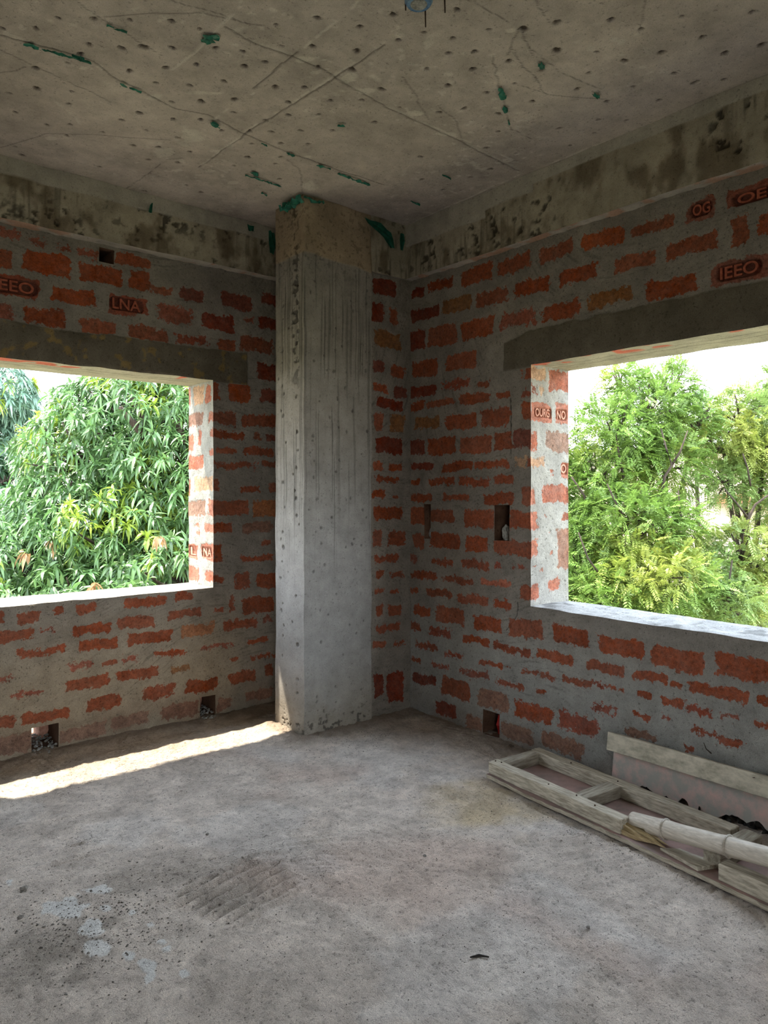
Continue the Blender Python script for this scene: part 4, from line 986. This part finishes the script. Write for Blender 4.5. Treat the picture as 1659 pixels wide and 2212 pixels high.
tape([(CXA - .01, YC - .015, HR - .014), (CXA + .06, YC - .016, HR - .02), (CXA + .13, YC - .014, HR - .012)], .03, 'green tape along the top front edge of the column', None, .02)
def vtape(pts, w, lab):
    b = bmesh.new(); rows = []
    for i, (p, k) in enumerate(pts):
        p = Vector(p); rows.append([b.verts.new(p + Vector((j * w * k, -rt.uniform(0, .008), rt.uniform(-.006, .006)))) for j in (-.5, -.15, .2, .5)])
    for x, y in zip(rows[:-1], rows[1:]):
        for k in range(3): b.faces.new((x[k], x[k + 1], y[k + 1], y[k]))
    bmesh.ops.solidify(b, geom=b.faces[:], thickness=.0012)
    tag(from_bm('green_tape_scrap', b, M_TAPE), lab, 'plastic tape')
vtape([(cy_(805, 476), 1.3), (cy_(815, 488), 1.5), (cy_(828, 500), 1.2), (cy_(838, 514), .8), (cy_(848, 536), .35)], .10, 'ragged green tape hanging on the short beam beside the corner')
vtape([(cy_(868, 506, YC - .01), .8), (cy_(868, 522, YC - .01), 1), (cy_(867, 540, YC - .01), .5)], .04, 'narrow green tape hanging in the ceiling corner')
bY = YL - .09
vtape([(cy_(586, 500, bY), .8), (cy_(588, 525, bY), 1), (cy_(587, 548, bY), .6)], .05, 'green tape hanging on the left beam right beside the column')
vtape([(cy_(541, 488, bY), 1), (cy_(542, 499, bY), .7)], .05, 'small green tape on the left beam near the column')
vtape([(cy_(327, 440, bY), .7), (cy_(325, 460, bY), .9)], .022, 'thin green tape hanging on the left beam over the window end')

# ------------------------------------------------------------------ fan hook box in the slab
X, Y = on_Z(905, -4, HR); T3 = empty('ceiling_fan_box', (X, Y, HR), 'round blue fan box cast into the ceiling at its top edge, rods poking out', 'fan box')
b = bmesh.new(); tube(b, [(X, Y, HR + .004), (X, Y, HR - .010), (X, Y, HR - .022)], [.046, .048, .040], 20); from_bm('box_shell', b, M_BLUE, T3, False)
b = bmesh.new(); tube(b, [(X, Y, HR - .021), (X, Y, HR - .025)], [.030, .026], 14); tag(from_bm('box_plug', b, M_CHUNK, T3), 'cement dried on the box')
for (px, y0, y1) in ((876, 2, 22), (919, 20, 58), (961, 0, 27)):
    D = (HR - HC) * FPX / (CY - y0); zt = HR; p = at(px, y0, D); L_ = (y1 - y0) / FPX * D; b = bmesh.new()
    tube(b, [(p.x, p.y, HR + .004), (p.x + .002, p.y, HR - L_)], [.0028, .0022], 6); tag(from_bm('iron_rod', b, M_IRON, T3), 'thin iron rod')

# ------------------------------------------------------------------ grit strewn on the floor
def grit(n, cx, cy, sx, sy, r0, r1, seed):
    q = np.random.RandomState(seed)
    x = q.normal(cx, sx, n); y = q.normal(cy, sy, n); ok = (x > .25) & (x < XR - .06) & (y > .65) & (y < YL - .06) & ~((x > CXA - .02) & (y > YC - .02)); x = x[ok]; y = y[ok]; n = len(x)
    P = np.stack([x, y, x * 0], 1); _, _, _, d = floorshade(x, y, P); W_ = wob(P); z = d + W_[:, 2]; x = x + W_[:, 0]; y = y + W_[:, 1]
    r = r0 + (r1 - r0) * q.random_sample(n) ** 3
    base = np.array([(1, 0, 0), (0, 1, 0), (-1, 0, 0), (0, -1, 0), (0, 0, .8), (0, 0, -.4)])
    V = base[None] * r[:, None, None] * q.uniform(.6, 1.2, (n, 6, 1)) + np.stack([x, y, z + r * .2], 1)[:, None]
    F0 = np.array([(0, 1, 4), (1, 2, 4), (2, 3, 4), (3, 0, 4), (1, 0, 5), (2, 1, 5), (3, 2, 5), (0, 3, 5)])
    return V.reshape(-1, 3), (F0[None] + (np.arange(n) * 6)[:, None, None]).reshape(-1, 3)
def strewn(name, sets, label, mat):
    VV = []; FF = []; n = 0
    for s in sets:
        V, F = grit(*s); VV.append(V); FF.append(F + n); n += len(V)
    tag(np_mesh(name, np.concatenate(VV), np.concatenate(FF), None, mat, None, False), label, 'grit', None, 'stuff')
gx, gy = on_Z(200, 2000, 0); hx, hy = on_Z(1150, 1590, 0); kx, ky = on_Z(1230, 1760, 0)
strewn('floor_grit', [(1500, gx, gy, .20, .16, .0012, .0055, 1), (3800, 1.6, 2.3, .8, .9, .0009, .0032, 2), (900, 2.65, 3.25, .3, .12, .001, .004, 3), (500, 2.55, 1.75, .06, .35, .001, .004, 6)], 'loose dark grit scattered over the cement floor', M_STONE)
for (px, py, r, lab) in ((52, 1924, .011, 'dark pebble at the left, behind the pale floor patches'), (44, 1986, .008, 'small dark pebble left of the pale floor patches'), (448, 1805, .006, 'tiny dark pebble on the floor left of centre'), (1271, 2007, .006, 'dark chip on the open floor right of centre'), (918, 1852, .006, 'tiny dark pebble on the floor centre')):
    x, y = on_Z(px, py, 0); b = lump(r, int(px), 2, (1.2, 1, .7), .2); bmesh.ops.translate(b, verts=b.verts, vec=(x, y, r * .6 + .002)); tag(from_bm('pebble', b, M_STONE), lab, 'pebble')
x, y = on_Z(1035, 2071, 0); b = bmesh.new(); tube(b, [(x - .022, y + .015, .006), (x, y, .010), (x + .022, y - .020, .006)], [.002, .004, .002], 6)
tag(from_bm('twig', b, M_BLACK), 'short dark twig on the floor in the near centre', 'twig')

# ------------------------------------------------------------------ outside: ground, houses
b = bmesh.new(); rg_ = random.Random(2)
bmesh.ops.create_grid(b, x_segments=60, y_segments=60, size=60)
for v in b.verts: v.co.z = -3.3 + rg_.uniform(-.05, .05)
bmesh.ops.translate(b, verts=b.verts, vec=(12, 12, 0))
tag(from_bm('ground', b, M_GRASS), 'scrubby ground outside', None, None, 'structure')
def boxpart(name, x0, x1, y0, y1, z0, z1, mat, parent, rot=None, lab=None):
    b = bmesh.new(); bmesh.ops.create_cube(b, size=1, matrix=Matrix.Translation(((x0 + x1) / 2, (y0 + y1) / 2, (z0 + z1) / 2)) @ Matrix.Diagonal((x1 - x0, y1 - y0, z1 - z0, 1)))
    bevel(b, .01); o = from_bm(name, b, mat); o.parent = parent; tag(o, lab); return o
# beige house behind the neem trees: its near corner stands at px 1460
c0 = at(1462, 1063, 14.5)
H1 = empty('beige_house', (c0.x, c0.y, -3.3), 'beige house with an orange band, half hidden behind the neem trees', 'house')
H1.rotation_euler = (0, 0, math.radians(-32))
zr = lambda py, D: zat(py, D) + 3.3
ZB = zr(1085, 14.5); ZT = zr(975, 14.5)
boxpart('wall', 0, 8, 0, 6, 0, ZT, M_HOUSE, H1)
boxpart('sunshade_band', .8, 8.2, -.5, .0, ZB - .02, ZB + .16, M_BAND, H1, lab='orange painted ledge')
boxpart('parapet', -.1, 8.1, -.1, 6.1, ZT, ZT + .16, M_HOUSE, H1)
for xw in (2.2, 5.0):
    wdw = boxpart('window', xw, xw + 1.1, -.03, .05, ZB - 1.35, ZB - .15, M_BAND, H1)
    boxpart('pane', xw + .08, xw + 1.02, -.045, -.02, ZB - 1.27, ZB - .23, M_GLASS, wdw)
p = at(1572, 1063, 27); P1 = empty('utility_pole', (p.x, p.y, -3.3), 'slim grey pole rising above the neem trees at the right', 'pole')
b = bmesh.new(); ztop = zat(789, 27); tube(b, [(p.x, p.y, -3.3), (p.x, p.y, ztop)], [.09, .075], 10); from_bm('pole_shaft', b, M_STEEL, P1)
pw = [at(1577, 826, 26.9), at(1640, 842, 26), at(1760, 868, 25)]
b = bmesh.new(); tube(b, pw, .011, 5); tag(from_bm('overhead_wire', b, M_IRON), 'thin wire sloping down to the right from the pole', 'wire')
# white sheet awning between the crowns
p = at(1405, 1059, 10.5); b = bmesh.new(); frame_box(b, Vector(p), Vector((.77, -.64, -.02)), Vector((.64, .77, 0)), UP, -.17, .17, 0, .5, 0, .03, .002, 3, rj)
tag(from_bm('white_tin_sheet', b, M_STEEL), 'small pale tin sheet glimpsed between the neem branches', 'tin sheet')
c1 = at(20, 1063, 30); H2 = empty('grey_outbuilding', (c1.x, c1.y, -3.3), 'distant pale grey building beyond the mango tree at far left', 'building')
H2.rotation_euler = (0, 0, math.radians(20))
boxpart('wall', -1.5, 2.4, 0, 4, 0, zr(1040, 30), M_GWALL, H2)
boxpart('roof_slab', -1.8, 2.7, -.3, 4.3, zr(1040, 30), zr(1040, 30) + .18, M_GWALL, H2)

# ------------------------------------------------------------------ trees
def rot_to(d, rs, n):
    """frames whose first axis is d (n,3)"""
    d = d / np.linalg.norm(d, axis=1, keepdims=True)
    r = rs.normal(size=(n, 3)); s = np.cross(d, r); s /= np.linalg.norm(s, axis=1, keepdims=True); t = np.cross(s, d)
    return d, s, t
def leaf_strip(O, d, s, t, L, wd, droop, fold=.25):
    """4-segment folded leaf blades; O,d,s,t (n,3); L,wd,droop (n)"""
    prof = np.array([.12, .85, 1.0, .62, .04]); n = len(O); k = len(prof)
    V = np.zeros((n, k, 3, 3))
    for i in range(k):
        u = i / (k - 1)
        c = O + d * (L * u)[:, None]; c[:, 2] -= droop * L * u * u
        w = (wd * prof[i] * .5)[:, None]
        V[:, i, 0] = c - s * w + t * w * fold; V[:, i, 1] = c; V[:, i, 2] = c + s * w + t * w * fold
    V = V.reshape(n, -1, 3); F = []
    for i in range(k - 1):
        for j in (0, 1): F.append((i * 3 + j, i * 3 + j + 1, (i + 1) * 3 + j + 1, (i + 1) * 3 + j))
    F = np.array(F)
    return V.reshape(-1, 3), (F[None] + (np.arange(n) * k * 3)[:, None, None]).reshape(-1, 4), k * 3
def crown_pts(blobs, dens, rs):
    P = []; C = []; 
    for (c, r) in blobs:
        n = int(dens * (r[0] * r[1] + r[1] * r[2] + r[0] * r[2]) / 3)
        q = rs.normal(size=(n, 3)); q /= np.linalg.norm(q, axis=1, keepdims=True)
        rad = 1 - .38 * rs.random_sample((n, 1)) ** 1.6
        P.append(np.array(c)[None] + q * np.array(r)[None] * rad); C.append(np.array(c)[None].repeat(n, 0))
    return np.concatenate(P), np.concatenate(C)
def mango_tree(name, base, blobs, dens, seed, label, limbs, fruits=0, leafL=.135, palette=None, dead=0, cat='tree'):
    rs = np.random.RandomState(seed); T = empty(name, base, label, cat)
    P, C = crown_pts(blobs, dens, rs); n = len(P); out = P - C; out /= np.linalg.norm(out, axis=1, keepdims=True); out[:, 2] = out[:, 2] * .7 + .25
    VV = []; FF = []; CC = []; nn = 0
    cl = rs.random_sample(n)
    young = (fbm(P, 1.6, 2, seed) > .60) & (rs.random_sample(n) < .5)
    K = 11
    for k in range(K):
        ph = 2 * np.pi * (k * .382 + rs.random_sample(n) * .12); el = .1 + 1.0 * (k / K) + rs.normal(0, .12, n)
        d, s, t = rot_to(out + rs.normal(0, .15, (n, 3)), np.random.RandomState(seed + 1), n)
        dd = d * np.sin(el)[:, None] * .9 + (s * np.cos(ph)[:, None] + t * np.sin(ph)[:, None]) * np.cos(el * .8)[:, None]
        dd[:, 2] -= .15; dn = dd / np.linalg.norm(dd, axis=1, keepdims=True)
        up = np.tile(np.array([[0, 0, 1.0]]), (n, 1)) + rs.normal(0, .35, (n, 3)); sd = np.cross(dn, up); sd /= np.linalg.norm(sd, axis=1, keepdims=True); td = np.cross(sd, dn)
        L = leafL * rs.uniform(.7, 1.15, n); V, F, _ = leaf_strip(P + rs.normal(0, .012, (n, 3)), dn, sd, td, L, L * .215, rs.uniform(.1, .8, n))
        VV.append(V); FF.append(F + nn); nn += len(V)
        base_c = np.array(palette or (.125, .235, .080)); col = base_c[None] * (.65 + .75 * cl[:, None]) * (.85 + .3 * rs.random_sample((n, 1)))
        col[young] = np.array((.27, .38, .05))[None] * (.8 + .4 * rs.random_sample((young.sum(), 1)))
        CC.append(np.repeat(np.concatenate([col, np.ones((n, 1))], 1), 15, 0))
    o = np_mesh('foliage', np.concatenate(VV), np.concatenate(FF), {'lcol': ('FLOAT_COLOR', np.concatenate(CC))}, M_LEAFM, None, True)
    o.parent = T; o.matrix_parent_inverse = Matrix.Translation(-Vector(base)); o['kind'] = 'stuff'
    b = bmesh.new(); bx = Vector(base); top = Vector(np.mean([c for c, _ in blobs], 0)); mid = bx.lerp(top, .55) + Vector((.1, -.05, 0))
    tube(b, [bx, bx.lerp(mid, .5) + Vector((.06, .05, 0)), mid], [.22, .18, .15], 12); tag(from_bm('trunk', b, M_BARK, T, True))
    rl = random.Random(seed)
    for (c, r) in blobs:
        c = Vector(c); b = bmesh.new(); m1 = mid.lerp(c, .5) + Vector((rl.uniform(-.15, .15), rl.uniform(-.15, .15), -.15))
        tube(b, [mid - Vector((0, 0, .1)), m1, c], [.09, .06, .035], 8)
        for i in range(9):
            q = Vector((rl.gauss(0, 1), rl.gauss(0, 1), rl.gauss(.2, 1))).normalized(); e_ = c + Vector((q.x * r[0], q.y * r[1], q.z * r[2])) * .85
            tube(b, [c, c.lerp(e_, .5) + Vector((0, 0, -.06)), e_], [.028, .018, .008], 6)
        from_bm('limb', b, M_BARK, T, True)
    for L in limbs:
        b = bmesh.new(); tube(b, L[0], L[1], 8); from_bm('limb', b, M_BARK, T, True)
    idx = rs.choice(n, 400)
    cam_ = np.array([0, 0, HC]); k = 0
    for i in idx:
        if k >= fruits: break
        pd = P[i] - C[i]
        if np.dot(pd, cam_ - C[i]) < .5 * np.linalg.norm(pd): continue
        b = bmesh.new(); p = Vector(P[i]) - Vector((0, 0, .16)); bmesh.ops.create_uvsphere(b, u_segments=12, v_segments=8, radius=1, matrix=Matrix.Translation(p) @ Matrix.Diagonal((.030, .033, .042, 1)))
        tube(b, [p + Vector((0, 0, .04)), p + Vector((0, 0, .17))], .002, 5); from_bm('mango_fruit', b, M_MANGO, T, True); k += 1
    for i in range(dead):
        V, F, cc = None, None, None
    return T
def neem_tree(name, base, blobs, dens, seed, label, limbs, palette=(.16, .26, .055), frond=.20, cat='tree', fork=.5):
    rs = np.random.RandomState(seed); T = empty(name, base, label, cat)
    P, C = crown_pts(blobs, dens, rs); n = len(P); out = P - C; out /= np.linalg.norm(out, axis=1, keepdims=True)
    d = out * .6 + rs.normal(0, .65, (n, 3)); d[:, 2] += .15; d /= np.linalg.norm(d, axis=1, keepdims=True)
    up = np.tile(np.array([[0, 0, 1.0]]), (n, 1)) + rs.normal(0, .3, (n, 3)); s = np.cross(d, up); s /= np.linalg.norm(s, axis=1, keepdims=True); t = np.cross(s, d)
    L = frond * rs.uniform(.7, 1.2, n); dr = rs.uniform(.05, .6, n); cl = rs.random_sample(n); VV = []; FF = []; CC = []; nn = 0
    tipy = sstep(fbm(P, 1.5, 3, seed), .50, .68)
    NL = 10
    for i in range(NL):
        u = .15 + .85 * i / (NL - 1); c = P + d * (L * u)[:, None]; c[:, 2] -= dr * L * u * u
        for sg in (-1, 1):
            ld = s * sg * .85 + d * .55; ld[:, 2] -= .18; ld += rs.normal(0, .10, (n, 3)); ld /= np.linalg.norm(ld, axis=1, keepdims=True)
            lw = np.cross(ld, t + rs.normal(0, .2, (n, 3))); lw /= np.linalg.norm(lw, axis=1, keepdims=True)
            ll = L * .26 * (1 - .35 * abs(u - .55) * 2); w = ll * .19
            V = np.stack([c, c + ld * (ll * .45)[:, None] + lw * w[:, None], c + ld * ll[:, None] - np.array([[0, 0, 1]]) * (ll * .12)[:, None], c + ld * (ll * .40)[:, None] - lw * w[:, None]], 1).reshape(-1, 3)
            F = np.arange(n * 4).reshape(-1, 4); VV.append(V); FF.append(F + nn); nn += n * 4
            col = np.array(palette)[None] * (.6 + .8 * cl[:, None]) * (.85 + .3 * rs.random_sample((n, 1)))
            yc = np.array((.38, .40, .08))[None] * (.8 + .4 * cl[:, None]); m = (tipy * .6)[:, None]; col = col * (1 - m) + yc * m
            CC.append(np.repeat(np.concatenate([col, np.ones((n, 1))], 1), 4, 0))
    o = np_mesh('foliage', np.concatenate(VV), np.concatenate(FF), {'lcol': ('FLOAT_COLOR', np.concatenate(CC))}, M_LEAFN, None, True)
    o.parent = T; o.matrix_parent_inverse = Matrix.Translation(-Vector(base)); o['kind'] = 'stuff'
    b = bmesh.new(); bx = Vector(base); low = min(blobs, key=lambda q: q[0][2])[0]; mid = Vector((bx.x, bx.y, low[2] - .6))
    tube(b, [bx, bx.lerp(mid, .5) + Vector((.06, .05, 0)), mid], [.16, .13, .10], 12); tag(from_bm('trunk', b, M_BARK, T, True))
    rl = random.Random(seed)
    for (c, r) in blobs:
        c = Vector(c); b = bmesh.new(); m1 = mid.lerp(c, .5) + Vector((rl.uniform(-.12, .12), rl.uniform(-.12, .12), -.1))
        tube(b, [mid - Vector((0, 0, .1)), m1, c], [.055, .038, .022], 8)
        for i in range(8):
            q = Vector((rl.gauss(0, 1), rl.gauss(0, 1), rl.gauss(.5, 1))).normalized(); e_ = c + Vector((q.x * r[0], q.y * r[1], q.z * r[2])) * .9
            tube(b, [c - Vector((0, 0, r[2] * .3)), c.lerp(e_, .5), e_], [.018, .012, .005], 6)
        from_bm('limb', b, M_BARK, T, True)
    for L in limbs:
        b = bmesh.new(); tube(b, L[0], L[1], 8); from_bm('limb', b, M_BARK, T, True)
    return T
def bl(px, py, D, rx, rz, rd=None):
    p = at(px, py, D); return ((p.x, p.y, p.z), (rx, rd or rx, rz))
def lm(pts, r0, r1, D):
    q = [at(x, y, D) for (x, y) in pts]; return (q, [r0 + (r1 - r0) * i / (len(q) - 1) for i in range(len(q))])
# mango tree filling the left window
g = at(330, 1063, 8.6)
mango_tree('mango_tree', (g.x, g.y, -3.3), [bl(330, 930, 8.4, 1.05, .8), bl(200, 1010, 8.2, .85, .7), bl(185, 900, 8.6, .50, .45), bl(420, 1060, 8.2, 1.1, .9), bl(260, 1180, 7.6, 1.0, .7), bl(60, 1240, 7.3, .85, .6), bl(380, 1260, 7.2, .9, .6), bl(150, 1130, 7.9, .75, .6), bl(300, 850, 8.8, .6, .35), bl(470, 860, 8.6, .9, .7), bl(-90, 1230, 7.2, .8, .6), bl(180, 1330, 6.9, .9, .5), bl(600, 1000, 8.6, 1.1, 1.0)],
    600, 7, 'large mango tree hung with green fruit outside the left window', [lm([(315, 945), (290, 915), (260, 880)], .05, .025, 7.5), lm([(325, 940), (305, 900), (285, 860)], .04, .02, 7.6), lm([(395, 960), (390, 930), (380, 900)], .05, .03, 7.6)], 16)
g = at(-60, 1063, 10.5)
mango_tree('dark_leafy_tree', (g.x, g.y, -3.3), [bl(-20, 1120, 10.2, .55, .5), bl(10, 1040, 10.6, .32, .4), bl(-60, 1000, 10.8, .5, .5), bl(30, 1190, 10.0, .6, .4)], 430, 17, 'darker tree at the left edge behind the mango tree', [], 0, .17, (.045, .105, .045))
g = at(0, 1063, 19)
mango_tree('haze_tinted_tree', (g.x, g.y, -3.3), [bl(-10, 850, 19, 1.0, .8), bl(30, 900, 19.5, .7, .6), bl(-60, 960, 19, 1.0, .9)], 300, 27, 'faraway tree at the upper left corner of the left window', [], 0, .26, (.16, .27, .20))  # leaf colour paled towards blue to imitate distance haze
g = at(100, 1063, 13)
neem_tree('yellow_green_shrub', (g.x, g.y, -3.3), [bl(85, 1010, 13, .30, .30), bl(115, 1050, 13, .35, .3), bl(90, 950, 13.2, .3, .3)], 900, 37, 'yellow-green feathery tree top left of the mango tree', [], (.24, .33, .05), .24)
# dead brown leaf clusters at the near edge of the mango crown
def dead_cluster(px, py, D, lab, seed):
    rs = np.random.RandomState(seed); n = 9; O = np.tile(np.array(at(px, py, D)), (n, 1)) + rs.normal(0, .012, (n, 3)); a = rs.uniform(0, 6.28, n)
    d = np.stack([np.cos(a) * .6, np.sin(a) * .6, rs.uniform(-.9, .2, n)], 1); d /= np.linalg.norm(d, axis=1, keepdims=True); s = np.cross(d, np.array([[0, 0, 1.0]])); s /= np.linalg.norm(s, axis=1, keepdims=True); t = np.cross(s, d)
    V, F, _ = leaf_strip(O, d, s, t, rs.uniform(.06, .11, n), np.full(n, .035), rs.uniform(.5, 1.2, n), .6)
    col = np.array((.45, .28, .15))[None] * rs.uniform(.7, 1.2, (n, 1)); CC = np.repeat(np.concatenate([col, np.ones((n, 1))], 1), 15, 0)
    tag(np_mesh('dead_leaf_cluster', V, F, {'lcol': ('FLOAT_COLOR', CC)}, M_LEAFD, None, True), lab, 'dead leaves', 'dead leaf clusters on the mango tree')
dead_cluster(202, 1262, 6.1, 'dead brown leaf cluster just above the left window sill', 1)
dead_cluster(55, 1195, 6.6, 'dead brown leaf cluster at the far left of the mango tree', 2)
dead_cluster(345, 1160, 6.5, 'dead tan leaf cluster near the left window jamb', 3)
dead_cluster(115, 1165, 6.7, 'dead tan leaf cluster left of centre in the mango tree', 4)
# neem trees outside the right window
g = at(1400, 1063, 9.2)
neem_tree('neem_tree', (g.x, g.y, -3.3), [bl(1395, 900, 9.0, .42, .55), bl(1330, 960, 8.8, .5, .55), bl(1450, 850, 9.3, .30, .42), bl(1290, 1060, 8.6, .42, .6), bl(1360, 1150, 8.2, .6, .5), bl(1250, 1190, 8.4, .45, .5), bl(1440, 1000, 8.9, .40, .40), bl(1400, 1250, 7.9, .7, .35), bl(1290, 1300, 7.9, .6, .35), bl(1340, 835, 9.2, .22, .28), bl(1180, 1100, 9.0, .6, .8), bl(1500, 920, 9.2, .3, .35), bl(1440, 1130, 8.4, .4, .3)],
    3300, 5, 'bright feathery neem tree at the left of the right window', [lm([(1430, 1065), (1436, 1030), (1452, 1005), (1440, 970), (1428, 925)], 0.0210, 0.0084, 8.35), lm([(1452, 1005), (1470, 975), (1486, 930)], 0.0154, 0.0070, 8.35), lm([(1348, 1035), (1338, 985), (1330, 930)], 0.0140, 0.0070, 8.35), lm([(1340, 1105), (1325, 1075), (1312, 1045)], 0.0112, 0.0070, 7.85), lm([(1485, 1145), (1470, 1110), (1466, 1060)], 0.0112, 0.0070, 8.05), lm([(1276, 1110), (1262, 1070), (1235, 1030)], 0.0154, 0.0098, 8.25), lm([(1295, 1240), (1270, 1205), (1250, 1150)], 0.0112, 0.0070, 7.55)])
g = at(1640, 1063, 10.0)
neem_tree('neem_tree', (g.x, g.y, -3.3), [bl(1600, 900, 9.6, .42, .35), bl(1560, 960, 9.4, .40, .35), bl(1650, 980, 9.3, .35, .25), bl(1570, 1040, 9.2, .28, .22), bl(1700, 900, 9.8, .6, .6), bl(1600, 1200, 8.6, .42, .36), bl(1520, 1250, 8.4, .42, .30), bl(1560, 1300, 8.0, .45, .25), bl(1760, 1050, 9.4, .8, .9), bl(1660, 1240, 8.6, .4, .35)],
    3100, 6, 'paler feathery neem tree at the right edge of the right window, house behind', [lm([(1600, 1165), (1615, 1125), (1632, 1090), (1659, 1070)], 0.0245, 0.0098, 8.55), lm([(1618, 1120), (1590, 1085), (1565, 1055)], 0.0140, 0.0070, 8.55), lm([(1565, 1330), (1575, 1260), (1582, 1210)], 0.0154, 0.0084, 7.95), lm([(1605, 980), (1615, 1010), (1622, 1050)], 0.0084, 0.0126, 8.85), lm([(1620, 1340), (1640, 1300), (1659, 1270)], 0.0210, 0.0140, 8.85)], (.19, .28, .08))
g = at(1560, 1063, 12)
neem_tree('background_tree', (g.x, g.y, -3.3), [bl(1500, 920, 12, .4, .45), bl(1660, 930, 12, .5, .4), bl(1560, 1330, 11.5, .8, .3), bl(1480, 1340, 11.5, .8, .3)], 900, 8, 'darker distant tree behind the two neem trees', [], (.10, .20, .07), .30)
